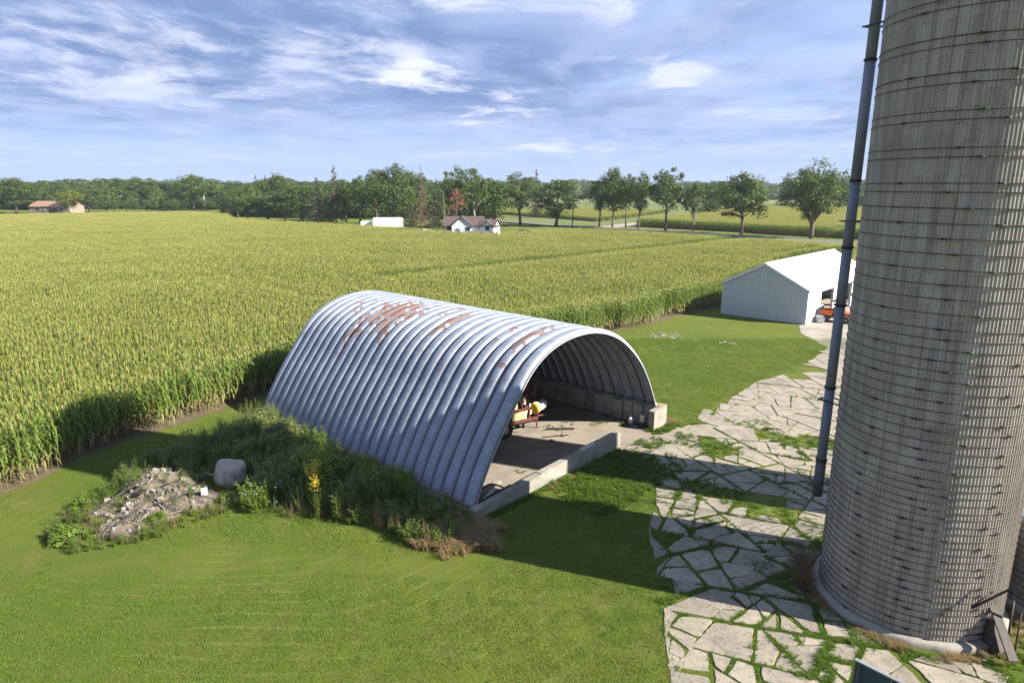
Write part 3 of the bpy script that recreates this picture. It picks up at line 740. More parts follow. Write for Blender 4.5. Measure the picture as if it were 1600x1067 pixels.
for (a, c, r_, lab) in (((8.75, 3.75, .06), (9.75, 2.75, .06), .05, 'long dark steel drawbar on the floor right of the sprayer'), ((7.8, 3.2, .05), (8.9, 2.45, .05), .022, 'thin dark rod on the floor in front of the sprayer')):
    b = MB(); b.beam(a, c, r_*2, r_*1.6); hut_item(b, 'steel_bar', M['dark'], lab, 'bar')
b = MB(); b.tube([(8.62, 2.66, .03), (8.66, 2.68, .42)], .02, 5); b.box((8.62, 2.66, .03), (.22, .22, .02)); hut_item(b, 'stake', M['dark'], 'short upright steel stake beside the thin rod on the floor', 'stake')

# field sprayer
sp_ = empty('field_sprayer', tuple(W(7.4, 5.1, .02)), math.atan2(U.y, U.x)+R(-14), 'old maroon field sprayer with cream tank and small yellow ended drum inside the hut', 'sprayer')
b = MB()
for y in (-.65, .65):
    b.beam((-1.9, y, .62), (1.35, y, .62), .10, .16); b.beam((-1.9, y, 1.22), (.9, y, 1.22), .07, .09)
    for x in (-1.8, -.9, 0, .85): b.beam((x, y, .62), (x, y, 1.25), .07)
for x in (-1.85, -.4, 1.3): b.beam((x, -.65, .62), (x, .65, .62), .09, .12)
b.obj('frame', M['maroon'], sp_)
b = MB()
for i in range(10):   # rounded tank body
    pass
prof = [(.0, -1.05), (.42, -1.05), (.52, -.96), (.55, -.8), (.55, .8), (.52, .96), (.42, 1.05), (0, 1.05)]
b.lathe(prof, 20, 0, (-.75, 0, 1.32), Matrix(((0, 0, 1), (0, 1, 0), (-1, 0, 0))))
b.obj('main_tank', M['cream'], sp_)
b = MB(); b.lathe([(0, 0), (.16, 0), (.16, .06), (0, .06)], 12, 0, (-.75, 0, 1.86)); b.obj('tank_lid', M['rubber'], sp_)
for x in (-1.45, -1.0, -.2):
    b = MB(); b.tube([(x, .57*math.cos(a), 1.32+.57*math.sin(a)) for a in [math.pi*i/10 for i in range(-1, 12)]], .025, 5); b.obj('tank_strap', M['maroon'], sp_)
b = MB(); b.box((-1.2, -.70, .92), (1.2, .04, .38)); b.obj('side_panel', M['cream'], sp_)
b = MB(); b.box((.15, -.70, .92), (.8, .04, .38)); b.obj('side_panel', M['cream'], sp_)
q = Matrix.Rotation(R(90), 3, 'Y') @ Matrix.Identity(3); q = Matrix.Rotation(R(28), 3, 'Z') @ q
dr = MB(); dr.lathe([(0, -.50), (.20, -.50), (.27, -.46), (.285, -.40), (.285, .40), (.27, .46), (.2, .5), (0, .5)], 20, 0, (1.55, -.42, 1.12), q); drum = dr.obj('drum', M['tank'], sp_)
b = MB(); b.lathe([(0, -.515), (.21, -.515), (.285, -.465), (.292, -.41), (.0, -.41)], 20, 0, (1.55, -.42, 1.12), q); b.obj('drum_end', M['yellow'], drum)
for z in (-.2, .12):
    b = MB(); b.lathe([(.292, z), (.300, z), (.300, z+.04), (.292, z+.04)], 20, 0, (1.55, -.42, 1.12), q); b.obj('band', M['rubber'], drum)
for sgn, nm in ((-1, 'boom'), (1, 'boom')):
    b = MB(); x0 = .95+.12*sgn; y0 = .3*sgn
    b.beam((x0, y0, .7), (x0+.05, y0+.1, 2.15), .06); b.beam((x0+.32, y0, .7), (x0+.30, y0+.1, 1.95), .05)
    for i in range(7): b.beam((x0+(.3 if i % 2 else 0), y0, .75+i*.19), (x0+(0 if i % 2 else .3), y0+.03, .94+i*.19), .03)
    b.beam((x0-.3, y0-.25, 1.5), (x0+.55, y0+.2, 1.72), .05); b.beam((x0-.2, y0+.25, 1.15), (x0+.5, y0-.2, 1.42), .04)
    b.obj('boom', M['maroon'], sp_)
b = MB(); rr = random.Random(3)
for i in range(26):
    p = Vector((.75+rr.random()*.8, -.6+rr.random()*1.1, .5+rr.random()*1.2)); d = Vector((rr.uniform(-.3, .3), rr.uniform(-.3, .3), rr.uniform(-.3, .45)))
    b.tube([p, p+d*.5+Vector((0, 0, .05)), p+d], .016, 5)
o = b.obj('hoses', M['rubber'], sp_); o['kind'] = 'stuff'
b = MB()
for i in range(8): b.box((.65+i*.08, -.62+.05*(i % 3), .95+.12*(i % 4)), (.07, .07, .22))
b.box((.50, -.55, .80), (.30, .26, .55)); b.box((.70, -.4, 1.55), (.12, .12, .35)); b.obj('valve_bank', M['tank'], sp_)
b = MB(); r3 = random.Random(77)
for i in range(34):
    p = Vector((.3+r3.random()*1.5, -.75+r3.random()*1.4, .35+r3.random()*1.5)); b.box(p, (r3.uniform(.05, .16), r3.uniform(.05, .16), r3.uniform(.08, .3)), Matrix.Rotation(r3.uniform(0, 3), 3, 'Z'))
o = b.obj('fittings', M['dark'], sp_); o['kind'] = 'stuff'
b = MB()
for i in range(22):
    p = Vector((.3+r3.random()*1.2, -.6+r3.random()*1.1, 1.0+r3.random()*.9)); e = p+Vector((r3.uniform(-.35, .35), r3.uniform(-.3, .3), r3.uniform(.1, .8))); b.tube([p, e], .022, 5)
o = b.obj('boom_rods', simple('faded_maroon', (.36, .14, .11), (.22, .09, .08), 5, .6), sp_); o['kind'] = 'stuff'
b = MB(); b.box((.95, -.1, 1.55), (.25, .3, .35)); b.box((1.15, .1, 1.75), (.1, .1, .5)); b.obj('pump', simple('faded_red', (.42, .13, .09), (.3, .1, .08), 5, .6), sp_)
for y in (-.82, .82):
    wq = Matrix.Rotation(R(90), 3, 'X')
    b = MB(); b.lathe([(.22, -.11), (.36, -.13), (.41, -.08), (.41, .08), (.36, .13), (.22, .11)], 22, 0, (-.7, y, .41), wq); wh = b.obj('wheel', M['rubber'], sp_)
    b = MB(); b.lathe([(0, -.05), (.22, -.07), (.22, .07), (0, .05)], 16, 0, (-.7, y, .41), wq); b.obj('rim', M['cream'], wh)
b = MB(); b.beam((1.3, -.3, .60), (2.3, -.05, .42), .07); b.beam((1.3, .3, .60), (2.3, .05, .42), .07); b.beam((.9, .55, .62), (.9, .55, .0), .06); b.beam((1.4, -.5, .62), (1.4, -.5, .0), .06); b.obj('hitch', M['maroon'], sp_)

# ------------------------------------------------------------------ silos
def hoop_levels(top):
    z = .18; out = []
    while z < 4.6: out.append(z); z += .195
    while z < 8.4: out.append(z); z += .26
    while z < 11.6: out.append(z); z += .36
    k = 0
    while z < top-.2: out.append(z); z += (.21, .60)[k % 2]; k += 1
    return out
def stave_profile(w):
    p = [(-w/2+.003, -.030)]; n = 3; pw = (w-.006)/n
    for i in range(n):
        x = -w/2+.003+pw*i
        p += [(x+pw*.16, -.026), (x+pw*.34, -.004), (x+pw*.62, .0), (x+pw*.82, -.022)]
    p.append((w/2-.003, -.030)); return p
def make_silo(cx, cy, r, top, dome, label, detail=True, name='concrete_silo'):
    t = empty(name, (cx, cy, 0), 0, label, 'silo')
    n = round(2*math.pi*r/.254); w = 2*math.pi*r/n; hh = .762
    prof = stave_profile(w); rows = int(top/hh)+1
    def add_stave(mb, M4, z0, z1):
        vs = [M4 @ Vector((x, y, z)) for z in (z0, z1) for x, y in prof]+[M4 @ Vector((x, -.07, z)) for z in (z0, z1) for x in (-w/2+.003, w/2-.003)]
        k = len(prof); fs = [(i, i+1, k+i+1, k+i) for i in range(k-1)]
        fs += [tuple(reversed([2*k]+list(range(k))+[2*k+1])), tuple([2*k+2]+list(range(k, 2*k))+[2*k+3]), (2*k, 0, k, 2*k+2), (k-1, 2*k+1, 2*k+3, 2*k-1)]
        mb.add(vs, fs)
    face = math.atan2(-cy, -cx); cand = []
    for i in range(n):
        a = 2*math.pi*i/n
        for j in range(-1, rows):
            z0 = max(.0, j*hh+(hh/2 if i % 2 else 0)); z1 = min(top, j*hh+(hh/2 if i % 2 else 0)+hh)
            if z1-z0 < .1: continue
            cand.append((i, a, z0, z1))
    def vis(c):
        d = (c[1]-face+math.pi) % (2*math.pi)-math.pi
        px_z = 12-c[2]
        return abs(d) < 1.35 and .2 < c[2] and c[3] < 18.2 and -1.25 < d < 1.05
    use = []
    if detail:
        v_ = [c for c in cand if vis(c) and c[3]-c[2] > .7]
        v_.sort(key=lambda c: abs((c[1]-face+math.pi) % (2*math.pi)-math.pi)*1.6+abs(c[2]-9.5)*.22)
        use = v_[:300]
    us = set((c[0], round(c[2], 3)) for c in use)
    mb0 = MB(); add_stave(mb0, Matrix.Identity(4), 0, hh-.008); me = mb0.mesh('stave', M['stave'])
    rest = MB()
    for c in cand:
        i, a, z0, z1 = c
        mt = Matrix.Translation((math.cos(a)*r, math.sin(a)*r, 0)) @ Matrix.Rotation(a-math.pi/2, 4, 'Z')
        if (c[0], round(c[2], 3)) in us:
            o = link('stave', me, t); o.location = (math.cos(a)*(r+rnd.uniform(-.004, .003)), math.sin(a)*r, z0); o.rotation_euler = (0, 0, a-math.pi/2)
        else: add_stave(rest, mt, z0, z1-.008)
    o = rest.obj('stave_wall', M['stave'], t); o['kind'] = 'stuff'
    b = MB(); b.lathe([(r-.055, 0), (r-.055, top)], 64); b.obj('inner_wall', M['ringc'], t)
    b = MB(); b.lathe([(r-.1, -.1), (r+.24, -.1), (r+.25, .0), (r+.22, .13), (r+.16, .17), (r-.02, .19)], 72, 0, (0, 0, 0)); 
    for k in range(len(b.v)):
        x, y, z = b.v[k]; q = 1+.035*noise.noise((x*2.2, y*2.2, z)); b.v[k] = (x*q, y*q, z)
    b.obj('footing', M['wall'], t)
    b = MB(); b.lathe([(r+.06, top-.04), (r+.06, top+.05), (r*.93, top+dome*.32), (r*.75, top+dome*.66), (r*.45, top+dome*.9), (r*.15, top+dome), (0, top+dome)], 40); b.obj('dome', M['cap'], t)
    # hoops, one mesh shared, each with its own clamps
    hb = MB(); seg = 96; vs = []; rr_ = .0095
    for j in range(seg):
        a = 2*math.pi*j/seg
        for (dr, dz) in ((0, -rr_), (rr_*2, 0), (0, rr_)): vs.append((math.cos(a)*(r+.004+dr), math.sin(a)*(r+.004+dr), dz))
    hb.add(vs, [(j*3+q_, ((j+1) % seg)*3+q_, ((j+1) % seg)*3+q_+1, j*3+q_+1) for j in range(seg) for q_ in (0, 1)], 0, True)
    hm = hb.mesh('hoop', M['hoop'])
    lb = MB(); lb.box((.03, 0, 0), (.045, .09, .045)); lb.tube([(.035, -.12, 0), (.035, .12, 0)], .012, 5); lm = lb.mesh('clamp', M['hoop'])
    for k, z in enumerate(hoop_levels(top)):
        h = link('hoop', hm, t); h.location = (0, 0, z+rnd.uniform(-.012, .012)); h.rotation_euler = (rnd.uniform(-.0012, .0012), rnd.uniform(-.0012, .0012), 0)
        if not detail: continue
        offs = ((-.62, .28, 1.9), (.02, .80, -2.2), (-.10, .72, 2.8))[k % 3]
        for d in offs:
            a = face+d+.05*math.sin(k*1.7)
            c = link('clamp', lm, h); c.location = (math.cos(a)*r, math.sin(a)*r, 0); c.rotation_euler = (0, 0, a)
    return t
s1 = make_silo(SILO[0], SILO[1], SR, 22.9, 1.7, 'tall grey concrete stave silo with closely spaced steel hoops filling the right side')
s2 = make_silo(SILO2[0], SILO2[1], SR2, 16.4, .9, 'second smaller concrete silo standing behind the tall one', detail=False)
# low concrete bin seen past the tall silo's right edge
s3 = make_silo(16.6, 17.6, 2.0, 2.7, .15, 'low concrete bin just past the right edge of the tall silo', detail=False, name='concrete_bin')

# fill pipe
fp = empty('fill_pipe', (10.26, 20.75, 0), 0, 'tall blue grey steel silo fill pipe hanging left of the tall silo', 'pipe')
joints = [1.82, 3.1, 5.6, 8.3, 10.1, 12.1, 15.5, 20.6]
lean = lambda z: (.009*z, 0, z)
M['old_pipe'] = simple('old_pipe', (.15, .16, .18), (.10, .10, .11), 3, .7, 0, dirt=(.13, .09, .07))
for i in range(len(joints)-1):
    z0, z1 = joints[i], joints[i+1]; b = MB()
    b.tube([lean(z0), lean(z1-.01)], .152 if i else .162, 20); b.obj('pipe_section', M['pipe'] if i else M['old_pipe'], fp)
    if i:
        b = MB(); b.lathe([(.153, -.03), (.185, -.03), (.185, .03), (.153, .03)], 20, 0, lean(z0)); b.obj('collar', M['hoop'], fp)
for z in (2.2, 5.2, 10.9, 16.4):
    b = MB(); p = Vector(lean(z)); d = Vector((SILO[0]-10.26, SILO[1]-20.75, 0)); e = d.normalized()*(d.length-SR+.03); pr = Vector((d.y, -d.x, 0)).normalized()*.30
    b.beam(p+pr*.8-d.normalized()*.15, e+pr*.9+Vector((.0, 0, z)), .04); b.beam(p-pr*.8-d.normalized()*.15, e-pr*.9+Vector((0, 0, z)), .04); b.beam(p+pr-d.normalized()*.17, p-pr-d.normalized()*.17, .035)
    b.obj('bracket', M['hoop'], fp)

# sheet metal hopper and auger tube at the foot of the silo, right side
az = math.atan2(-SILO[1], -SILO[0])+.98
hp = empty('unloader_chute', (SILO[0]+math.cos(az)*(SR+.22), SILO[1]+math.sin(az)*(SR+.22), .2), az, 'dark bent sheet metal chute leaning at the foot of the tall silo', 'chute')
b = MB(); b.hexa([(-.15, -.25, 0), (.35, -.30, 0), (.35, .25, 0), (-.15, .2, 0)], [(-.22, -.12, .62), (-.05, -.16, .66), (-.05, .12, .66), (-.22, .1, .62)]); b.obj('hood', M['dark'], hp)
b = MB(); b.beam((-.2, .05, .95), (.75, -.45, .1), .22, .05); b.obj('flap', M['dark'], hp)
b = MB(); b.beam((.02, .0, .45), (.30, .02, .05), .16, .03); b.obj('flap', M['cap'], hp)
ap = empty('auger_tube', (SILO[0]+math.cos(az)*(SR+.1), SILO[1]+math.sin(az)*(SR+.1), 0), az, 'thin rusty tube slanting up against the lower right of the silo', 'tube')
b = MB(); b.tube([(-.05, -.9, 1.35), (1.0, .55, 2.9)], .032, 8); b.obj('tube', M['hoop'], ap)
b = MB(); b.tube([(-.03, -.95, 1.42), (.15, -.5, 1.85)], .02, 6); b.obj('strut', M['dark'], ap)
b = MB(); b.tube([(.38, .12, 0), (.30, .18, 1.5)], .03, 8); b.tube([(.48, .30, 0), (.46, .3, 1.2)], .02, 6); b.obj('standpipe', M['dark'], ap)

# dark blue sheet metal structure, near corner at the bottom of the view
def bp(px, py, z): return None
bx = empty('sheet_metal_wall', (6.05, 9.55, 0), 0, 'dark blue corrugated sheet metal panel end at the bottom edge below the silo', 'metal wall')
P0 = Vector((6.245, 10.51, 0)); d1 = Vector((.654, -.757, 0)).normalized(); d2 = Vector((.757, .654, 0)).normalized(); H0 = 3.6
def bw(mb, a, bb, h0, h1, th):
    n_ = Vector((bb.y-a.y, -(bb.x-a.x), 0)).normalized()*th
    mb.hexa([a, bb, bb+n_, a+n_], [a+Vector((0, 0, h0)), bb+Vector((0, 0, h1)), bb+n_+Vector((0, 0, h1)), a+n_+Vector((0, 0, h0))])
bx.location = P0
Z = Vector((0, 0, 0))
for i in range(5):
    b = MB(); a = d1*(.62*i); c = d1*(.62*(i+1)-.01); bw(b, a, c, H0, H0, -.03); b.obj('wall_sheet', M['blue_sheet'], bx)
    b = MB(); q = d1*(.62*i+.09)-d2*.025; b.beam(q, q+Vector((0, 0, H0-.01)), .05, .05, 0, (0, 1, 0)); b.obj('rib', M['blue_sheet'], bx)
b = MB(); b.beam(-d2*.01+d1*.0+Vector((0, 0, H0+.012)), d1*3.1-d2*.01+Vector((0, 0, H0+.012)), .075, .024); b.obj('cap_flashing', M['cap'], bx)
for i in range(4):
    b = MB(); q = d1*(.1+i*.95)+d2*.10; b.beam(q, q+Vector((0, 0, H0-.05)), .09, .09, 0, (0, 1, 0)); b.obj('stud', M['wood_old'], bx)

# ------------------------------------------------------------------ white machine shed
SV = Vector((.7291, -.6844, 0)); SHW, SHL, SE, SRD = 7.83, 17.8, 3.0, 5.0
sh = empty('machine_shed', (19.95, 62.69, 0), math.atan2(SV.y, SV.x), 'white gabled machine shed with open bays at the edge of the corn', 'shed')
mid = 3.9
# gable panels (metal sheets)
ng = 9
def roofz(s): return SE+(SRD-SE)*(1-abs(s-mid)/mid) if abs(s-mid) <= mid else SE
M['gable_shaded'] = simple('gable_sheet', (.56, .59, .63), (.52, .55, .59), .8, .5)  # white sheet like the side walls, greyed to carry the gable's shade
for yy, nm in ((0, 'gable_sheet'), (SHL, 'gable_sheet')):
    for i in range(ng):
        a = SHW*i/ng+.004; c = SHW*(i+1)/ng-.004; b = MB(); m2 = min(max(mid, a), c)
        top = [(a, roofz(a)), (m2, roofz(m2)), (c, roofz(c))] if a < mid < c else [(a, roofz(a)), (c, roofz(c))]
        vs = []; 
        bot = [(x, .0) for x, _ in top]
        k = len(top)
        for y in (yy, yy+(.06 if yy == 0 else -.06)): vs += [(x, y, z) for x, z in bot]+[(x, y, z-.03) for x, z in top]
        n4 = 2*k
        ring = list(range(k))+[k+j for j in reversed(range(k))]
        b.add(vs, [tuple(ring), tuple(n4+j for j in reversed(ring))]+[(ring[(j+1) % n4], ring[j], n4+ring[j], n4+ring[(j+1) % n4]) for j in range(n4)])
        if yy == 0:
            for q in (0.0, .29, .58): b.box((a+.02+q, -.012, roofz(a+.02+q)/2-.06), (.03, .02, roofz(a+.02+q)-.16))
        b.obj('gable_sheet', M['white_metal'] if False else M['gable_shaded'], sh)
b = MB(); b.box((SHW/2, -.025, SE-.32), (SHW, .03, .06)); b.obj('gable_trim', M['trim'], sh)
b = MB(); b.beam((-.12, -.10, SE-.05), (mid, -.10, SRD+.0), .10, .2); b.beam((mid, -.10, SRD), (SHW+.12, -.10, SE-.05), .10, .2); b.obj('verge_trim', M['trim'], sh)
b = MB(); b.box((-.02, SHL/2, SE/2), (.06, SHL, SE-.06)); b.obj('side_wall', M['white_metal'], sh)
bays = [(3.3, 6.6), (8.1, 11.9), (13.2, 16.9)]
yprev = 0
for (a, c) in bays+[(SHL, SHL)]:
    n_ = max(1, int((a-yprev)/.9))
    for i in range(n_):
        y0 = yprev+(a-yprev)*i/n_; y1 = yprev+(a-yprev)*(i+1)/n_
        b = MB(); b.box((SHW+.0, (y0+y1)/2, (SE-.42)/2), (.06, y1-y0-.008, SE-.42))
        for q in (.25, .75): b.box((SHW+.04, y0+(y1-y0)*q, (SE-.46)/2), (.02, .03, SE-.46))
        b.obj('wall_sheet', M['white_metal'], sh)
    yprev = c
b = MB(); b.box((SHW+.005, SHL/2, SE-.23), (.08, SHL, .38)); b.obj('header', M['trim'], sh)
for (a, c) in bays:
    b = MB(); b.box((SHW-.12, a-.06, 1.28), (.14, .12, 2.5)); b.box((SHW-.12, c+.06, 1.28), (.14, .12, 2.5)); b.obj('post', M['trim'], sh)
    b = MB(); b.box((mid, (a+c)/2, .006+.012), (SHW-.3, c-a, .012)); 
nrf = 18
for sgn in (0, 1):
    for i in range(nrf):
        y0 = -.16+(SHL+.32)*i/nrf+.003; y1 = -.16+(SHL+.32)*(i+1)/nrf-.003
        x0, z0, x1, z1 = (-.22, SE-.07, mid, SRD+.06) if sgn == 0 else (mid, SRD+.06, SHW+.22, SE-.07)
        b = MB(); b.hexa([(x0, y0, z0), (x1, y0, z1), (x1, y1, z1), (x0, y1, z0)], [(x0, y0, z0+.03), (x1, y0, z1+.03), (x1, y1, z1+.03), (x0, y1, z0+.03)])
        if i: b.beam((x0, y0, z0+.045), (x1, y0, z1+.045), .03, .03)
        b.obj('roof_sheet', M['white_roof'], sh)
b = MB(); b.beam((mid, -.17, SRD+.11), (mid, SHL+.17, SRD+.11), .30, .03); b.obj('ridge_cap', M['white_roof'], sh)
b = MB(); b.box((mid, SHL/2, .0), (SHW-.1, SHL-.1, .05)); b.obj('shed_floor', M['gravel'], sh)
b = MB(); b.box((.5, SHL/2, 1.3), (.04, SHL-.4, 2.5)); b.obj('dark_inner_sheet', M['dark'], sh)  # near-black upright sheet inside the shed, facing the open bays
def shp(s, L, z=0): return Vector((19.95, 62.69, z))+SV*s+Vector((-SV.y, SV.x, 0))*L
# orange utility vehicle
tv = empty('utility_vehicle', tuple(shp(9.35, 3.35, .012)), math.atan2(SV.y, SV.x)+R(8), 'small orange utility vehicle with black canopy parked at the first shed bay', 'utility vehicle')
b = MB(); b.hexa([(-1.3, -.62, .42), (.2, -.62, .42), (.2, .62, .42), (-1.3, .62, .42)], [(-1.25, -.60, .62), (.15, -.60, .62), (.15, .60, .62), (-1.25, .60, .62)]); b.obj('chassis', M['dark'], tv)
b = MB(); b.hexa([(.25, -.62, .45), (1.35, -.58, .45), (1.35, .58, .45), (.25, .62, .45)], [(.35, -.58, 1.0), (1.15, -.46, .86), (1.15, .46, .86), (.35, .58, 1.0)]); b.obj('bonnet', M['orange'], tv)
b = MB()
for (c, d) in (((-.85, -.66, .84), (1.0, .05, .42)), ((-.85, .66, .84), (1.0, .05, .42)), ((-1.36, 0, .84), (.05, 1.36, .42)), ((-.34, 0, .84), (.05, 1.36, .42)), ((-.85, 0, .65), (1.0, 1.3, .05))): b.box(c, d)
b.obj('cargo_bed', M['orange'], tv)
b = MB(); b.box((-.05, 0, .72), (.5, 1.1, .16)); b.box((-.27, 0, 1.02), (.12, 1.1, .5)); b.obj('seat', M['rubber'], tv)
b = MB()
for x, y in ((-.3, -.58), (-.3, .58), (.45, -.55), (.45, .55)): b.beam((x, y, .6), (x+(.05 if x > 0 else 0), y*.93, 1.84), .045)
b.obj('roll_cage', M['dark'], tv)
b = MB(); b.hexa([(-.5, -.64, 1.84), (.72, -.60, 1.82), (.72, .60, 1.82), (-.5, .64, 1.84)], [(-.44, -.58, 1.91), (.62, -.54, 1.88), (.62, .54, 1.88), (-.44, .58, 1.91)]); b.obj('canopy', M['rubber'], tv)
for y in (-.4, .4):
    b = MB(); b.lathe([(0, 0), (.075, 0), (.07, .03), (0, .035)], 10, 0, (1.30, y, .72), Matrix.Rotation(R(90), 3, 'Y')); b.obj('headlight', M['plastic'], tv)
for x in (-.85, .85):
    for y in (-.66, .66):
        b = MB(); b.lathe([(.16, -.11), (.27, -.13), (.31, -.08), (.31, .08), (.27, .13), (.16, .11)], 18, 0, (x, y, .31), Matrix.Rotation(R(90), 3, 'X')); wh = b.obj('wheel', M['rubber'], tv)
        b = MB(); b.lathe([(0, -.04), (.16, -.06), (.16, .06), (0, .04)], 12, 0, (x, y, .31), Matrix.Rotation(R(90), 3, 'X')); b.obj('rim', M['cap'], wh)
b = MB(); p = shp(8.3, 2.55); q = shp(8.0, 2.75, 1.5)
b.beam(p+Vector((0, 0, .1)), q, .75, .06); b.box(shp(8.35, 1.9, .35), (.5, .5, .6)); b.box(shp(8.35, 2.3, .2), (.45, .5, .4)); o = b.obj('scrap_pile', M['cap']); tag(o, 'grey sheet and boxes leaning on the shed wall left of the orange vehicle', 'scrap')

# ------------------------------------------------------------------ distant houses and trailers
def house(name, x, y, rz, w, d, eh, rh, wallm, roofm, label, wins, doors=(), chim=False, cat='house', wing=None):
    t = empty(name, (x, y, 0), rz, label, cat)
    def block(cx, cy, w, d, eh, rh, along='x'):
        b = MB()
        vs = [(-w/2, -d/2, 0), (w/2, -d/2, 0), (w/2, d/2, 0), (-w/2, d/2, 0), (-w/2, -d/2, eh), (w/2, -d/2, eh), (w/2, d/2, eh), (-w/2, d/2, eh)]
        if along == 'x': vs += [(-w/2, 0, eh+rh), (w/2, 0, eh+rh)]; fs = [(0, 1, 5, 4), (1, 2, 6, 9, 5), (2, 3, 7, 6), (3, 0, 4, 8, 7)]
        else: vs += [(0, -d/2, eh+rh), (0, d/2, eh+rh)]; fs = [(0, 1, 5, 8, 4), (1, 2, 6, 5), (2, 3, 7, 9, 6), (3, 0, 4, 7)]
        b.add([(a+cx, c+cy, e) for a, c, e in vs], fs); b.obj('wall', wallm, t)
        b = MB(); o_ = .35; th = .14
        if along == 'x':
            for sg in (-1, 1):
                sl = rh/(d/2); e0 = eh-o_*sl
                b.hexa([(cx-w/2-o_, cy, eh+rh+.01), (cx+w/2+o_, cy, eh+rh+.01), (cx+w/2+o_, cy+sg*(d/2+o_), e0+.01), (cx-w/2-o_, cy+sg*(d/2+o_), e0+.01)][::sg], [(cx-w/2-o_, cy, eh+rh+th), (cx+w/2+o_, cy, eh+rh+th), (cx+w/2+o_, cy+sg*(d/2+o_), e0+th), (cx-w/2-o_, cy+sg*(d/2+o_), e0+th)][::sg])
        else:
            for sg in (-1, 1):
                sl = rh/(w/2); e0 = eh-o_*sl
                b.hexa([(cx, cy-d/2-o_, eh+rh+.01), (cx, cy+d/2+o_, eh+rh+.01), (cx+sg*(w/2+o_), cy+d/2+o_, e0+.01), (cx+sg*(w/2+o_), cy-d/2-o_, e0+.01)][::-sg], [(cx, cy-d/2-o_, eh+rh+th), (cx, cy+d/2+o_, eh+rh+th), (cx+sg*(w/2+o_), cy+d/2+o_, e0+th), (cx+sg*(w/2+o_), cy-d/2-o_, e0+th)][::-sg])
        rf = b.obj('roof', roofm, t)
        return rf
    rf = block(0, 0, w, d, eh, rh)
    if wing: block(*wing)
    if chim: b = MB(); b.box((w*.2, .3, eh+rh+.3), (.6, .6, 1.4)); b.obj('chimney', M['brick'], rf)
    for (wx, wy, wz, ww, wh_) in wins:
        b = MB(); b.box((wx, wy-.03, wz), (ww+.2, .08, wh_+.2)); f = b.obj('window', M['trim'], t)
        b = MB(); b.box((wx, wy-.08, wz), (ww, .03, wh_)); b.obj('pane', M['glass_dark'], f)
    for (wx, wy, ww, wh_, mt) in doors:
        b = MB(); b.box((wx, wy-.04, wh_/2), (ww, .08, wh_)); b.obj('door', mt, t)
    return t
house('bungalow', -10.9, 154, R(3), 8.6, 7, 3.1, 1.7, M['siding'], M['roof_brown'], 'low pale bungalow with brown roof behind the far edge of the corn', [(-3.2, -3.5, 2.4, 1.2, .9), (.9, -5.4, 2.4, .9, .9)], [(3.3, -3.5, 1.2, 2.6, M['plastic']), (-1.3, -5.4, .9, 2.5, simple('blue_tarp', (.07, .15, .42)))], wing=(-.4, -2.4, 4.4, 6, 3.1, 1.9, 'y'))
house('garage', -4.9, 152, R(-14), 3.1, 5.2, 3.0, 1.2, M['white_metal'], M['roof_brown'], 'white gabled garage at the right end of the bungalow', [(.1, -2.65, 2.5, .8, .8)], [], wing=(0, -.02, 3.0, 5.3, 3.0, 1.1, 'y'))
house('brick_house', -193, 289, R(-6), 18, 9, 2.9, 2.0, M['brick'], M['roof_tan'], 'tan brick house with light brown roof at the far left edge of the corn', [(-5, -4.5, 1.9, 2, 1.2), (5.8, -4.5, 1.9, 1.6, 1.2)], [(1.8, -4.5, 3.4, 2.2, M['glass_dark']), (-1.6, -4.5, 1.2, 2.1, M['plastic'])], chim=True)
def trailer(x, y, rz, w, h, label):
    t = empty('trailer', (x, y, 0), rz, label, 'trailer')
    b = MB(); b.box((0, 0, .9+h/2), (w, 2.5, h)); b.obj('body', M['white_metal'], t)
    b = MB()
    for i in range(1, int(w/1.2)): b.box((-w/2+i*1.2, -1.27, .9+h/2), (.06, .03, h-.1))
    b.obj('side_ribs', M['trim'], t)
    for sx in (-w*.3, w*.3):
        for sy in (-1.1, 1.1):
            b = MB(); b.lathe([(0, -.12), (.42, -.12), (.46, 0), (.42, .12), (0, .12)], 16, 0, (sx, sy, .46), Matrix.Rotation(R(90), 3, 'X')); b.obj('wheel', M['rubber'], t)
    b = MB(); b.box((0, 0, .8), (w-.2, 1.6, .16)); b.obj('chassis', M['dark'], t)
trailer(-32.6, 179, R(5), 7.6, 2.5, 'long white trailer behind the corn, in front of the tallest maple')
trailer(-38.6, 180, R(5), 2.8, 1.5, 'small white trailer left of the long one')
cr = empty('parked_car', (3.2, 163, 0), R(10), 'dark car parked under the wide dark maple right of the bungalow', 'car')
b = MB(); b.hexa([(-2.2, -.9, .35), (2.2, -.9, .35), (2.2, .9, .35), (-2.2, .9, .35)], [(-2.1, -.85, .95), (2.15, -.85, .9), (2.15, .85, .9), (-2.1, .85, .95)]); b.obj('body', M['dark'], cr)
b = MB(); b.hexa([(-1.6, -.82, .95), (1.1, -.82, .95), (1.1, .82, .95), (-1.6, .82, .95)], [(-1.1, -.7, 1.45), (.5, -.7, 1.45), (.5, .7, 1.45), (-1.1, .7, 1.45)]); b.obj('cabin', M['glass_dark'], cr)
for sx in (-1.35, 1.35):
    for sy in (-.85, .85):
        b = MB(); b.lathe([(0, -.1), (.3, -.1), (.33, 0), (.3, .1), (0, .1)], 14, 0, (sx, sy, .33), Matrix.Rotation(R(90), 3, 'X')); b.obj('wheel', M['rubber'], cr)
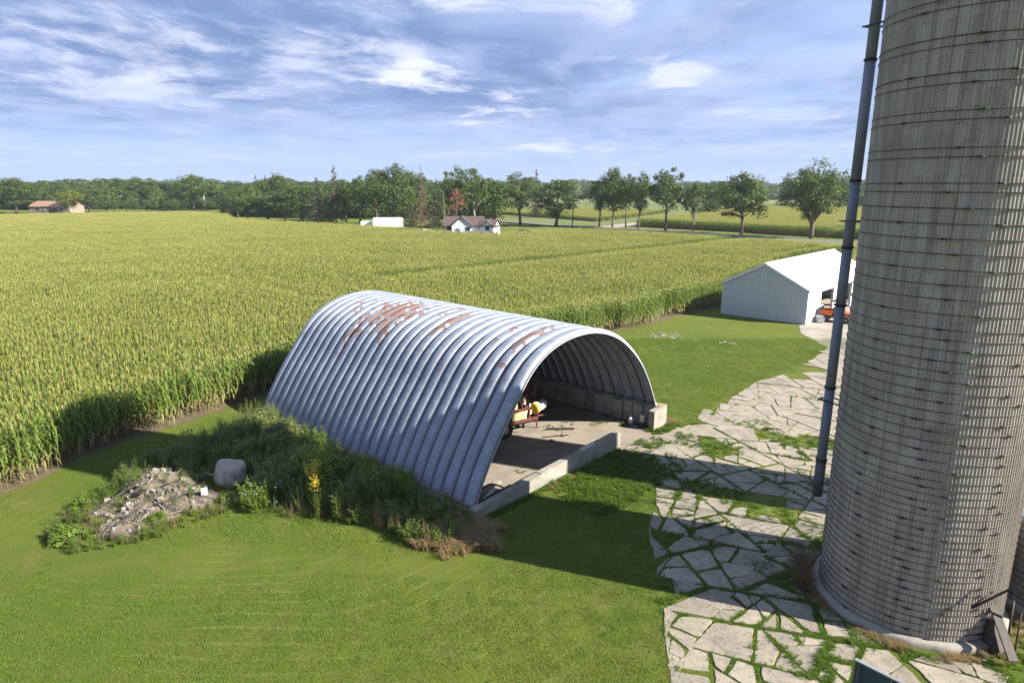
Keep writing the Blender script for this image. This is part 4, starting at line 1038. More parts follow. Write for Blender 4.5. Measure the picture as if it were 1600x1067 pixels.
for (x, y, h, lab) in ((-17.2, 171, 10.5, 'bare grey pole between the dying spruce and the bungalow'), (17.5, 196, 8.5, 'utility pole right of the lone broad maple'), (-143.5, 316, 5.5, 'white post on the far lawn, left of a pair'), (-141.5, 314, 7, 'white post on the far lawn, right of a pair')):
    b = MB(); b.tube([(x, y, 0), (x+.1, y, h)], [.17, .11], 8); o = b.obj('pole', M['bark'] if y < 300 else M['plastic']); tag(o, lab, 'pole')
rr = random.Random(11)
jm = [M['plastic'], M['dark'], M['wood_old'], M['orange'], M['blue_sheet'], M['cap']]
b = MB()
for i in range(38):
    x = rr.uniform(-19, -3); b.box((x, 147.2+rr.uniform(-.5, .5), rr.uniform(1.2, 2.5)*.5), (rr.uniform(.3, 1.1), .6, rr.uniform(1.2, 2.5)), None, rr.randrange(6))
o = b.obj('yard_clutter', jm); tag(o, None, None, None, 'stuff')

# ------------------------------------------------------------------ trees
def leaf_quad(mb, c, nrm_, size, mi=0):
    n_ = nrm_.normalized(); t = n_.cross(Vector((rnd.uniform(-1, 1), rnd.uniform(-1, 1), rnd.uniform(-1, 1)))).normalized(); b_ = n_.cross(t)
    a = size*rnd.uniform(.6, 1.3); e = size*rnd.uniform(.35, .7)
    mb.add([c-t*a*.5, c+b_*e*.5, c+t*a*.5, c-b_*e*.5], [(0, 1, 2, 3)], mi)
def decid(seed, nleaf, nclump, leaf, mat, shape='round', bark='bark'):
    """unit tree: height 1, crown width 1; returns (trunk mesh, crown mesh)"""
    global rnd
    keep = rnd; rnd = random.Random(seed)
    tr = MB(); cr_ = MB(); H = 1.0
    base = {'round': .13, 'tall': .22, 'low': .03, 'umb': .22, 'fork': .17}[shape]
    cz = (base+1)/2; rz = (1-base)/2
    clumps = []
    for i in range(nclump):
        for _ in range(30):
            v = Vector((rnd.gauss(0, 1), rnd.gauss(0, 1), rnd.gauss(0, 1))).normalized()*rnd.uniform(.35, .92)
            wv = .5
            if shape == 'tall': wv = .5*(1-.45*max(0, v.z))*(1-.25*max(0, -v.z))
            elif shape == 'umb': wv = .5*(1 if v.z > -.2 else .65)
            elif shape == 'low': wv = .5*(1.0 if v.z < .1 else (1-.3*v.z))
            else: wv = .5*(1-.22*max(0, v.z))*(1-.3*max(0, -v.z))
            lump = 1+.55*noise.noise(v*2.0+Vector((seed, 0, 0)))
            p = Vector((v.x*wv*lump*.88, v.y*wv*lump*.88, cz+v.z*rz*.90))
            if all((p-q).length > .055 for q, _ in clumps): break
        clumps.append((p, rnd.uniform(.055, .14)*(1.25 if shape == 'low' else 1)))
    per = nleaf//nclump
    for p, r_ in clumps:
        for k in range(per):
            v = Vector((rnd.gauss(0, 1), rnd.gauss(0, 1), rnd.gauss(0, 1)))
            v.normalize(); rad = r_*rnd.uniform(.45, 1.12)
            q = p+Vector((v.x*rad, v.y*rad, v.z*rad*.62)); 
            nn = v*.8+Vector((rnd.uniform(-1, 1), rnd.uniform(-1, 1), rnd.uniform(-.3, 1.2)))*.6
            leaf_quad(cr_, q, nn, leaf)
    lean = rnd.uniform(-.03, .03)
    r0 = .024
    tr.tube([(0, 0, -.01), (lean*.3, 0, base*.6), (lean, 0, base+.12), (lean*1.3, .01, .62), (lean, .0, .85)], [r0*1.25, r0, r0*.75, r0*.42, r0*.12], 8)
    for i in range(12 if shape != 'fork' else 16):
        p, r_ = clumps[rnd.randrange(len(clumps))]; z0 = rnd.uniform(base*.75, .55) if shape != 'fork' else rnd.uniform(.10, .3)
        a = Vector((lean*.6, 0, min(z0, p.z-.05) if p.z > base+.1 else base*.8)); m_ = (a+p)*.5+Vector((0, 0, .03))
        w0 = r0*rnd.uniform(.3, .6) if shape != 'fork' else r0*rnd.uniform(.45, .8)
        tr.tube([a, m_, p], [w0, w0*.6, w0*.15], 6)
    rnd = keep
    return tr.mesh('trunk', M[bark]), cr_.mesh('crown', M[mat])
def conifer(seed, nl, mat, sparse=False):
    global rnd
    keep = rnd; rnd = random.Random(seed); tr = MB(); cr_ = MB()
    tr.tube([(0, 0, -.01), (0, 0, .5), (0, 0, .97)], [.018, .012, .003], 7)
    z = .10 if not sparse else .16
    while z < .985:
        rad = .5*(1-z)**.8*rnd.uniform(.75, 1.08)+.012; nb = max(5, int(11*(1-z)+4))
        for i in range(nb):
            if sparse and rnd.random() < .35: continue
            a = rnd.uniform(0, 6.283); rr2 = rad*rnd.uniform(.65, 1.1); tip = Vector((math.cos(a)*rr2, math.sin(a)*rr2, z-rr2*.16+rnd.uniform(-.01, .01)))
            root = Vector((0, 0, z+.01)); tr.tube([root, tip], [.004, .001], 4, cap=False)
            m_ = max(3, int(nl*(rr2+.04)))
            for k in range(m_):
                f = rnd.uniform(.15, 1.02); c = root.lerp(tip, f)+Vector((rnd.uniform(-1, 1), rnd.uniform(-1, 1), rnd.uniform(-.8, .2)))*.016
                leaf_quad(cr_, c, Vector((rnd.uniform(-.6, .6), rnd.uniform(-.6, .6), 1)), .040 if not sparse else .03)
        z += rnd.uniform(.026, .040)
    rnd = keep
    return tr.mesh('trunk', M['bark']), cr_.mesh('crown', M[mat])
KIND = {
 'oak1': decid(1, 6200, 84, .036, 'oak', 'round'), 'oak2': decid(2, 5200, 70, .034, 'oak', 'tall'), 'oak3': decid(3, 4800, 62, .036, 'oak', 'tall'),
 'oak4': decid(4, 4200, 48, .038, 'oak', 'tall', 'bark_pale'), 'oak5': decid(5, 9000, 100, .028, 'oak', 'fork'), 'oaky': decid(6, 5200, 76, .036, 'oak_yel', 'umb', 'bark_pale'),
 'oakd1': decid(7, 6000, 84, .038, 'oak_dark', 'low'), 'oakd2': decid(8, 6200, 80, .036, 'oak_dark', 'round'), 'oakd3': decid(9, 6000, 84, .038, 'oak_dark', 'low'),
 'spruce1': conifer(10, 46, 'needle'), 'spruce2': conifer(11, 52, 'needle'), 'dead1': conifer(12, 40, 'needle_dead', True), 'dead2': decid(13, 2200, 40, .034, 'needle_dead', 'tall')}
TREES = [
 (25.1, 195.0, 13.6, 7.4, 'oak2', 'lean young maple at the left end of the roadside row'),
 (28.6, 193.0, 16.0, 9.1, 'oak1', 'tall narrow maple, second from the left in the roadside row'),
 (32.3, 192.0, 15.0, 6.9, 'oak3', 'thin maple between two taller ones in the roadside row'),
 (34.8, 186.0, 14.7, 7.4, 'oak2', 'upright maple just right of the farm lane mouth in the roadside row'),
 (40.4, 178.0, 16.4, 9.8, 'oak3', 'tall pointed maple in the middle of the roadside row'),
 (46.6, 174.0, 12.8, 5.9, 'oak4', 'short maple with leafy shoots low on its trunk by the road'),
 (56.0, 165.0, 14.2, 11.9, 'oak1', 'broad umbrella shaped maple with single dark trunk by the road'),
 (67.8, 153.0, 17.0, 13.9, 'oak5', 'largest roadside maple, forked pale trunk, left of the steel pipe'),
 (70.4, 245.0, 13.3, 14.3, 'oakd1', 'rounded tree in the field edge behind the short roadside maple'),
 (82.4, 262.0, 13.9, 12.8, 'oakd2', 'dark tree behind the broad umbrella shaped maple'),
 (124.9, 312.0, 16.5, 10.0, 'spruce1', 'dark spruce, left one of the pair far behind the largest maple'),
 (128.3, 306.0, 17.0, 9.8, 'spruce2', 'dark spruce, right one of the pair far behind the largest maple'),
 (139.1, 290.0, 17.3, 14.7, 'oakd3', 'dense dark tree rising behind the steel pipe'),
 (154.0, 300.0, 13.1, 12.4, 'oakd1', 'low dark tree between the steel pipe and the silo'),
 (-5.2, 197.0, 14.0, 12.3, 'oakd1', 'wide dark maple right behind the white house gable'),
 (2.5, 203.0, 14.8, 11.9, 'oak2', 'light green maple between two dark maples near the house'),
 (12.8, 197.0, 14.0, 14.9, 'oakd2', 'broad dark maple standing alone right of the house group'),
 (8.9, 250.0, 16.3, 6.1, 'spruce1', 'conifer tip rising behind the light green maple'),
 (-10.2, 212.0, 11.0, 8.8, 'oakd3', 'low dark tree behind the brown roof'),
 (-10.2, 186.0, 16.9, 6.3, 'oak4', 'tall bare trunked poplar, right half of the split crown above the house'),
 (-16.0, 192.0, 16.2, 8.7, 'oak2', 'tall poplar, left half of the split crown above the house'),
 (-14.9, 181.0, 10.9, 5.1, 'dead2', 'small tree with rust coloured leaves behind the house'),
 (-22.7, 171.0, 15.6, 4.9, 'dead1', 'tall dying spruce with rust brown needles left of the house'),
 (-19.8, 179.0, 12.6, 5.4, 'spruce2', 'dark spruce beside the dying rust brown one'),
 (-25.4, 169.0, 7.6, 5.4, 'spruce1', 'small dark spruce in front of the white trailer'),
 (-32.0, 190.0, 17.9, 10.1, 'oakd1', 'tallest maple, behind the white trailer'),
 (-40.1, 202.0, 15.7, 9.5, 'oak1', 'maple left of the tallest one behind the white trailer'),
 (-29.9, 207.0, 16.5, 8.6, 'oakd2', 'maple between the tallest one and the dying spruce'),
 (-47.4, 212.0, 14.7, 9.2, 'oak3', 'maple above the left end of the white trailer'),
 (-53.3, 218.0, 13.0, 7.8, 'oak2', 'lower maple left of the white trailer'),
 (-55.3, 214.0, 16.7, 6.1, 'spruce1', 'tall thin spruce with its tip far above its neighbours'),
 (-60.4, 212.0, 13.3, 9.2, 'spruce2', 'broad blue green spruce left of the tall thin spruce'),
 (-60.8, 226.0, 11.2, 10.2, 'oakd3', 'dark leafy tree between the two spruces'),
 (-69.9, 226.0, 12.8, 10.7, 'oakd1', 'dark round tree left of the broad spruce'),
 (-73.9, 222.0, 10.0, 10.9, 'oakd2', 'low spreading dark tree at the corn edge'),
 (-81.2, 226.0, 9.7, 11.1, 'oakd3', 'second low dark tree from the left at the corn edge'),
 (-89.0, 229.0, 8.7, 10.4, 'oakd1', 'leftmost low dark tree at the corn edge'),
 (-100.8, 250.0, 10.2, 9.4, 'oak1', 'light green tree behind the leftmost low dark tree'),
 (-88.8, 262.0, 15.3, 13.8, 'oak2', 'light green tree rising behind the low dark trees'),
 (-110.0, 300.0, 14.2, 12.4, 'oak4', 'yellow green tree far behind the low dark trees'),
 (-115.4, 310.0, 15.4, 5.2, 'spruce1', 'thin spruce tip, left of three far behind the dark trees'),
 (-111.3, 310.0, 15.1, 5.2, 'spruce2', 'thin spruce tip, middle of three far behind the dark trees'),
 (-107.8, 310.0, 16.5, 5.2, 'spruce1', 'thin spruce tip, right of three far behind the dark trees'),
 (-206.1, 283.0, 14.1, 19.2, 'oak1', 'broad spreading tree left of the brick house'),
 (-221.0, 290.0, 11.5, 16.4, 'oakd2', 'tree cut by the left edge of the picture'),
 (-222.1, 322.0, 14.0, 13.9, 'oakd1', 'dark tree behind the brick house roof'),
 (-219.5, 330.0, 12.9, 14.3, 'oakd2', 'dark tree right behind the brick house'),
 (-184.1, 284.0, 9.4, 10.7, 'oaky', 'yellow green round tree right of the brick house'),
 (-186.2, 300.0, 11.7, 14.1, 'oakd3', 'grey green tree right of the yellow green tree'),
 (-209.7, 350.0, 12.6, 16.4, 'oakd1', 'dark tree left of the long far row'),
 (-200.5, 350.0, 14.5, 16.4, 'oak1', 'first tall tree of the long far row from the left'),
 (-189.9, 345.0, 15.1, 15.6, 'oak2', 'second tall tree of the long far row from the left'),
 (-184.1, 350.0, 15.2, 17.1, 'oak3', 'third tall tree of the long far row from the left'),
 (-176.5, 352.0, 14.2, 15.2, 'oakd2', 'fourth tall tree of the long far row from the left'),
 (-150.4, 322.0, 15.8, 16.9, 'oak1', 'tallest tree of the long far row'),
 (-153.9, 318.0, 6.8, 10.2, 'oakd3', 'small round tree on the far lawn, left of two'),
 (-141.1, 316.0, 6.3, 8.9, 'oakd1', 'small round tree on the far lawn, right of two'),
 (-150.7, 345.0, 13.3, 15.6, 'oak2', 'tree right of the tallest one in the long far row'),
 (-138.0, 330.0, 11.4, 14.3, 'oak4', 'light tree at the right end of the long far row'),
]

for (x, y, h, w_, kind, lab) in TREES:
    t = empty('spruce_tree' if kind in ('spruce1', 'spruce2', 'dead1') else 'maple_tree', (x, y, 0), rnd.uniform(0, 6.28), lab, 'tree')
    link('trunk', KIND[kind][0], t); link('crown', KIND[kind][1], t)
    q = 1.42 if y > 160 and x < -5 else 1.34; t.scale = (w_*q, w_*q, h*1.08)
# clipped hedge bushes on the far left
hx = [(-188+i*4.6, 306+(i % 2)*2) for i in range(9)]
for i, (x, y) in enumerate(hx):
    t = empty('hedge_bush', (x, y, 0), i*1.3, ('leftmost', 'second', 'third', 'fourth', 'fifth', 'sixth', 'seventh', 'eighth', 'last')[i]+' bush from the left in the low row right of the yellow green tree', 'bush', 'low row of bushes right of the yellow green tree')
    link('trunk', KIND['oakd3'][0], t); link('crown', (KIND['oakd3'] if i % 3 else KIND['oak1'])[1], t); t.scale = (5.6, 5.0, 5.0+(i % 3)*.7)
# distant woods, one mass
def lod(mat, seed, n, shape='low', conif=False):
    global rnd
    keep = rnd; rnd = random.Random(seed); mb = MB()
    for i in range(n):
        v = Vector((rnd.gauss(0, 1), rnd.gauss(0, 1), rnd.gauss(0, 1))).normalized(); lump = 1+.3*noise.noise(v*2+Vector((seed, 3, 0)))
        p = Vector((v.x*.5*lump, v.y*.5*lump, .5+v.z*.5*(.85+.15*lump)))
        leaf_quad(mb, p*1.0, v+Vector((rnd.uniform(-.6, .6), rnd.uniform(-.6, .6), .3)), .10)
    rnd = keep; return mb
protos = [lod(0, 21, 900), lod(0, 22, 900), lod(0, 23, 900)]
pts = []
rr = random.Random(5)
for i in range(2600):
    a = R(rr.uniform(-44, 46)); d = rr.choice((rr.uniform(430, 520), rr.uniform(520, 800), rr.uniform(800, 1500)))
    if a > R(-6) and d < 560: d += 250
    x = math.sin(a)*d; y = math.cos(a)*d
    if y < 340: continue
    nz = noise.noise((a*9, d*.004, 2))
    if nz < -.12 and d < 800: continue
    h = rr.uniform(10, 16)*(1+.3*noise.noise((a*26, 1, 0))); w_ = rr.uniform(10, 17)
    pts.append((x, y, -.6, rr.uniform(0, 6), w_, rr.randrange(3), h))
scatter('far_wood', protos, [M['oak_dark']], pts)
# understorey that fills the base of the left rows
pts = []
for i in range(330):
    a = rr.uniform(-44, -14); d = rr.uniform(325, 430)
    x = math.tan(R(a))*d; pts.append((x, d, -.4, rr.uniform(0, 6), rr.uniform(7, 11), rr.randrange(3), rr.uniform(7, 14)))
for i in range(150):
    x = rr.uniform(-112, -8); y = 246+rr.uniform(-12, 30)+(-x-20)*.2; pts.append((x, y, -.4, rr.uniform(0, 6), rr.uniform(6, 10), rr.randrange(3), rr.uniform(6, 13)))
scatter('background_copse', protos, [M['oak_dark']], pts)

# ------------------------------------------------------------------ corn
def corn_plant(mb, x, y, rr, h=2.35, mi=(0, 1, 2)):
    a0 = rr.uniform(0, 6.28); lx = rr.uniform(-.05, .05); ly = rr.uniform(-.05, .05); h = h*rr.uniform(.93, 1.07)
    B = Vector((x, y, 0)); T = Vector((x+lx, y+ly, h))
    mb.tube([B, T], [.014, .006], 3, mi[1], cap=False)
    n = rr.randrange(9, 12)
    for i in range(n):
        f = .16+.76*i/n; p = B.lerp(T, f); a = a0+(i % 2)*math.pi+rr.uniform(-.5, .5); L = rr.uniform(.42, .68)*(1 if f < .8 else .7)
        d = Vector((math.cos(a), math.sin(a), 0)); s_ = Vector((-d.y, d.x, 0)); w_ = rr.uniform(.034, .05); up = rr.uniform(.16, .34)
        droop = rr.uniform(.05, .4)
        q1 = p+d*L*.4+Vector((0, 0, up)); q2 = p+d*L*.8+Vector((0, 0, up*.75)); q3 = p+d*L*1.0+Vector((0, 0, -droop))
        m_ = mi[0] if f > .25 else mi[1]
        mb.add([p-s_*w_*.4, p+s_*w_*.4, q1+s_*w_, q1-s_*w_, q2+s_*w_*.8, q2-s_*w_*.8, q3], [(0, 1, 2, 3), (3, 2, 4, 5), (5, 4, 6)], m_)
    for i in range(5):
        a = rr.uniform(0, 6.28); e = T+Vector((math.cos(a)*rr.uniform(.06, .16), math.sin(a)*rr.uniform(.06, .16), rr.uniform(.16, .32))); s_ = Vector((-math.sin(a), math.cos(a), 0))*.009
        if i == 0: e = T+Vector((0, 0, .36))
        mb.add([T-s_, T+s_, e+s_*.7, e-s_*.7], [(0, 1, 2, 3)], mi[2])
rr = random.Random(17)
RS, PS = .762, .20
def patch(rows, npl, hf=2.35):
    mb = MB()
    for i in range(rows):
        for j in range(npl):
            if rr.random() < .02: continue
            corn_plant(mb, (i+.5-rows/2)*RS+rr.uniform(-.05, .05), (j+.5-npl/2)*PS+rr.uniform(-.05, .05), rr, hf)
    return mb
def corn_field(name, poly, cull, near=True, hscale=1.0):
    protos = [patch(4, 15), patch(4, 15), patch(4, 15), patch(2, 7), patch(2, 7), patch(1, 1), patch(1, 1), patch(1, 1), patch(1, 1)]
    az_ = R(46.8); r = Vector((math.sin(az_), math.cos(az_))); c = Vector((r.y, -r.x)); rot = -az_
    cs = [Vector(p) for p in poly]; us = [p.dot(c) for p in cs]; vs_ = [p.dot(r) for p in cs]
    SX, SY = 4*RS, 15*PS; pts = []
    def inside(u_, v_): p = c*u_+r*v_; return poly_contains(poly, p.x, p.y)
    u0 = math.floor(min(us)/SX)*SX; v0 = math.floor(min(vs_)/SY)*SY
    def put(u_, v_, var):
        p = c*u_+r*v_
        if cull(p.x, p.y): return
        tl = min(abs((p-Vector(a)).dot(Vector((math.cos(R(z_)), -math.sin(R(z_)))))) for a, z_ in (((3.6, 66), 46.8), ((-9.5, 76), 46.8)))
        dip = .80 if (tl < 1.2 and p.y > 50 and p.x > -14) else 1
        hh = dip*hscale*(1+.07*noise.noise((p.x*.11, p.y*.11, 0))+.03*noise.noise((p.x*.6, p.y*.6, 4)))
        pts.append((p.x, p.y, 0, rot+(math.pi if rr.random() < .5 else 0), 1.0, var, hh))
    u_ = u0
    while u_ < max(us)+SX:
        v_ = v0
        while v_ < max(vs_)+SY:
            cor = [inside(u_+a, v_+b_) for a in (0, SX) for b_ in (0, SY)]
            if all(cor): put(u_+SX/2, v_+SY/2, rr.randrange(3))
            elif any(cor) or inside(u_+SX/2, v_+SY/2):
                p = c*(u_+SX/2)+r*(v_+SY/2)
                if p.length < 75 and near:
                    for i in range(4):
                        for j in range(15):
                            a, b_ = u_+(i+.5)*RS, v_+(j+.5)*PS
                            if inside(a, b_): put(a, b_, 5+rr.randrange(4))
                else:
                    for i in range(2):
                        for j in range(2):
                            a, b_ = u_+(i+.5)*SX/2, v_+(j+.5)*SY/2
                            if inside(a, b_): put(a, b_, 3+rr.randrange(2))
            v_ += SY
        u_ += SX
    return scatter(name, protos, [M['leaf_corn'], M['stalk'], M['tassel']], pts)
corn_field('corn_field', FIELD, lambda x, y: x < -.80*y-9 or x > .80*y+8)
FAR = [(86, 140), (57, 173), (36, 197), (46, 214), (60, 232), (110, 318), (176, 322), (260, 300), (230, 190)]
corn_field('far_corn_field', FAR, lambda x, y: x > .66*y+5, near=False)
FAR2 = [(28, 222), (44, 248), (70, 300), (20, 330), (-10, 285)]
corn_field('field_past_lane', FAR2, lambda x, y: False, near=False, hscale=.6)

# ------------------------------------------------------------------ grass, weeds, rubble
def tuft(mb, x, y, rr, n, h, w, spread, mi=0, droop=.5, z=0):
    for i in range(n):
        a = rr.uniform(0, 6.28); d = Vector((math.cos(a), math.sin(a), 0)); s_ = Vector((-d.y, d.x, 0))*w; L = h*rr.uniform(.6, 1.2)
        b0 = Vector((x+rr.uniform(-.02, .02), y+rr.uniform(-.02, .02), z)); m_ = b0+d*spread*L*.35+Vector((0, 0, L*.65)); e = b0+d*spread*L+Vector((0, 0, L*(1-droop*.5)))
        mb.add([b0-s_, b0+s_, m_+s_*.7, m_-s_*.7], [(0, 1, 2, 3)], mi); mb.add([m_-s_*.7, m_+s_*.7, e], [(0, 1, 2)], mi)
rr = random.Random(23)
def lawn_patch(n, h, w, sz):
    mb = MB()
    for i in range(n):
        x = rr.uniform(-sz/2, sz/2); y = rr.uniform(-sz/2, sz/2); a = rr.uniform(0, 6.28); L = h*rr.uniform(.5, 1.3); s_ = Vector((math.cos(a), math.sin(a), 0))*w; d = Vector((rr.uniform(-1, 1), rr.uniform(-1, 1), 0))*L*.8
        b0 = Vector((x, y, 0)); mb.add([b0-s_, b0+s_, b0+d+Vector((0, 0, L))], [(0, 1, 2)], 0)
    return mb
pts = []
protos = [lawn_patch(900, .040, .009, 1.5), lawn_patch(900, .045, .009, 1.5), lawn_patch(520, .060, .010, 1.5)]
for i in range(-30, 60):
    for j in range(8, 58):
        x, y = i*1.12*.8, j*.9
        if x < -.83*y-3 or x > .80*y+3 or not poly_contains(LAWN, x, y): continue
        if poly_contains(PAD, x, y) and poly_contains(PAD, x+.8, y) and poly_contains(PAD, x-.8, y) and poly_contains(PAD, x, y-.8): continue
        d = Vector((x, y, 0))-QA; s = d.dot(U); L = d.dot(AX)
        if -.6 < s < 14 and -.8 < L < 16.3: continue
        if s > 8.5 and s < 13 and -3.4 < L < 0: continue
        z = bank_h(x, y)-.03 if (x < 0 and y > 18) else 0
        pts.append((x+rr.uniform(-.3, .3), y+rr.uniform(-.3, .3), z, rr.uniform(0, 6.28), 1.0, 0 if rr.random() < .8 else (1 if rr.random() < .6 else 2)))
cl = MB()
for i in range(5): tuft(cl, rr.uniform(-.12, .12), rr.uniform(-.12, .12), rr, 9, .075, .010, .9)
protos.append(cl)
for i in range(700):
    x = rr.uniform(-20, 9); y = rr.uniform(11, 26)
    if noise.noise((x*.45, y*.45, 6)) < .02 or not poly_contains(LAWN, x, y) or poly_contains(PAD, x, y) or poly_contains(BANK, x, y): continue
    d = Vector((x, y, 0))-QA
    if d.dot(U) > -.5 and d.dot(AX) > -.4: continue
    pts.append((x, y, max(0, bank_h(x, y)-.03), rr.uniform(0, 6.28), rr.uniform(.35, .75), 3))
scatter('lawn_blades', protos, [M['grass_leaf']], pts)
# grass in the joints of the broken concrete
protos = []
for k in range(3):
    mb = MB()
    for i in range(7): tuft(mb, rr.uniform(-.11, .11), rr.uniform(-.11, .11), rr, 7, (.07, .11, .16)[k], .006, .7)
    protos.append(mb)
mb = MB()
for i in range(6): tuft(mb, rr.uniform(-.1, .1), rr.uniform(-.1, .1), rr, 6, .10, .006, .9)
pts = []
for (p, q, sy, ww) in edge_pts:
    L = math.dist(p, q); n = int(L*(17 if sy < 24 else (11 if sy < 31 else 5))*min(2.2, ww/.036))
    for i in range(n):
        f = rr.random(); x = p[0]+(q[0]-p[0])*f+rr.gauss(0, ww*.55); y = p[1]+(q[1]-p[1])*f+rr.gauss(0, ww*.55)
        dens = noise.noise((x*.5, y*.5, 7))
        if dens < -.25 or (sy > 30 and dens < .05): continue
        if math.hypot(x-SILO[0], y-SILO[1]) < SR+.3 or not poly_contains(PAD, x, y): continue
        pts.append((x, y, .0, rr.uniform(0, 6.28), rr.uniform(.45, 1.0)*(1+.5*max(0, dens)), 0 if dens < .15 else rr.randrange(3)))
for i in range(5200):   # whole patches where slabs are gone, and around the silo foot
    x = rr.uniform(3.5, 20); y = rr.uniform(12, 33)
    if not poly_contains(PAD, x, y): continue
    ds = math.hypot(x-SILO[0], y-SILO[1])
    ok = noise.noise((x*.35, y*.35, 3)) > .22 or (SR+.35 < ds < SR+1.0 and noise.noise((x, y, 9)) > -.15) or (x < 6.3+.35*noise.noise((y, 0, 0)) and y > 23.5 and y < 29)
    if ok and ds > SR+.36: pts.append((x, y, 0, rr.uniform(0, 6.28), rr.uniform(.6, 1.25), rr.randrange(3)))
scatter('joint_grass', protos, [M['grass_lush']], pts)
# lusher uncut grass at the yard corner and along the kerb wall
pts = []
for i in range(1500):
    x = rr.gauss(4.7, 1.3); y = rr.gauss(25.0, 1.6)
    d = Vector((x, y, 0))-QA; s = d.dot(U); L = d.dot(AX)
    if L > -.45 or L < -3.6 or s < 3: continue
    pts.append((x, y, 0, rr.uniform(0, 6.28), rr.uniform(.9, 2.0), rr.randrange(3)))
for i in range(380):
    s = rr.uniform(0, 9); L = -.34-abs(rr.gauss(0, .12)); p = W(s, L); pts.append((p.x, p.y, 0, rr.uniform(0, 6.28), rr.uniform(.6, 1.3), rr.randrange(2)))
for i in range(160):
    p = W(rr.uniform(11.9, 13.9), rr.uniform(-.9, .0)); pts.append((p.x, p.y, 0, rr.uniform(0, 6), rr.uniform(.6, 1.5), rr.randrange(3)))
scatter('uncut_grass', protos, [M['grass_lush']], pts)
# weeds on the hut floor
pts = []
for (s0, L0, n_, sg) in ((3.2, 3.6, 12, .35), (7.7, 2.6, 8, .12), (9.9, 3.7, 14, .7), (11.5, 2.4, 10, .4), (4.4, 1.2, 8, .4), (12.3, 1.3, 24, .25), (8.9, 3.9, 6, .4)):
    for i in range(n_): p = W(s0+rr.gauss(0, sg), L0+rr.gauss(0, sg*.5)); pts.append((p.x, p.y, .02, rr.uniform(0, 6), rr.uniform(.4, 1.2), rr.randrange(2)))
scatter('floor_weeds', protos, [M['weed_b']], pts)
# dry grass rings
def dryset(name, gen):
    pr = []
    for k in range(2):
        mb = MB()
        for i in range(7): tuft(mb, rr.uniform(-.12, .12), rr.uniform(-.12, .12), rr, 8, .20+.1*k, .006, .9)
        pr.append(mb)
    scatter(name, pr, [M['grass_dry']], gen)
pts = []
for i in range(520):
    a = rr.uniform(0, 6.28); r_ = SR+.32+abs(rr.gauss(0, .2)); x = SILO[0]+math.cos(a)*r_; y = SILO[1]+math.sin(a)*r_
    if noise.noise((x*.8, y*.8, 2)) < -.05: continue
    pts.append((x, y, .02, rr.uniform(0, 6.28), rr.uniform(.25, .7), rr.randrange(2)))
for i in range(260): p = W(rr.uniform(13.3, 14.3), rr.uniform(-.6, 2.0)); pts.append((p.x, p.y, 0, rr.uniform(0, 6), rr.uniform(.3, .8), rr.randrange(2)))
for i in range(200): p = W(rr.uniform(3.8, 7.0), rr.uniform(-.8, -.35)); pts.append((p.x, p.y, 0, rr.uniform(0, 6), rr.uniform(.2, .55), rr.randrange(2)))
for i in range(420): pts.append((rr.gauss(-1.9, .55), rr.gauss(21.3, .5), 0, rr.uniform(0, 6), rr.uniform(.8, 1.9), rr.randrange(2)))
dryset('dry_grass', pts)

# leafy weeds
def weed(mb, rr, h, nst, nl, lw, spread, mi=0, flower=None, nf=0):
    for s in range(nst):
        a = rr.uniform(0, 6.28); e = Vector((math.cos(a)*spread*rr.random(), math.sin(a)*spread*rr.random(), h*rr.uniform(.65, 1.1)))
        o_ = Vector((rr.uniform(-.08, .08), rr.uniform(-.08, .08), 0)); mb.tube([o_, o_.lerp(e, .6)+Vector((0, 0, .05)), e], [.008, .006, .003], 3, mi, cap=False)
        for i in range(nl):
            f = rr.uniform(.2, 1.0); p = o_.lerp(e, f); b_ = rr.uniform(0, 6.28); d = Vector((math.cos(b_), math.sin(b_), rr.uniform(-.2, .5))); L = lw*rr.uniform(1.2, 2.6)*(1.2-f*.5); t = Vector((-d.y, d.x, 0)).normalized()*lw*.5*(1.2-.5*f)
            mb.add([p, p+d*L*.5+t, p+d*L, p+d*L*.5-t], [(0, 1, 2, 3)], mi)
        if flower is not None:
            for i in range(nf):
                p = e+Vector((rr.uniform(-.09, .09), rr.uniform(-.09, .09), rr.uniform(-.12, .06))); s_ = .022
                mb.add([p+Vector((-s_, 0, 0)), p+Vector((0, s_, .01)), p+Vector((s_, 0, 0)), p+Vector((0, -s_, .01))], [(0, 1, 2, 3)], flower)
rr = random.Random(31)
wp = []
for k in range(3): mb = MB(); weed(mb, rr, .85, 5, 26, .060, .38, 0); wp.append(mb)             # broad dark weeds
for k in range(2): mb = MB(); weed(mb, rr, .95, 7, 22, .032, .40, 1); wp.append(mb)             # pale wispy
mb = MB()
for i in range(10): tuft(mb, rr.uniform(-.15, .15), rr.uniform(-.15, .15), rr, 7, .55, .008, .7, 1)
wp.append(mb)                                                                                 # tall grass (5)
mb = MB(); weed(mb, rr, .75, 6, 14, .03, .35, 2); wp.append(mb)                                # dry (6)
mb = MB(); weed(mb, rr, .85, 6, 16, .04, .35, 1, 3, 4); wp.append(mb)                          # white flowers (7)
ASH = [(x+.35, y-.35) for x, y in [(-15.4, 26.0), (-14.4, 26.1), (-13.9, 25.2), (-12.7, 24.9), (-11.7, 24.4), (-11.2, 23.7), (-12.2, 23.2), (-12.9, 22.5), (-13.6, 21.5), (-14.3, 21.2), (-15.0, 21.6), (-15.2, 22.7), (-16.2, 23.0), (-15.5, 24.4)]]
pts = []
c_ = 0
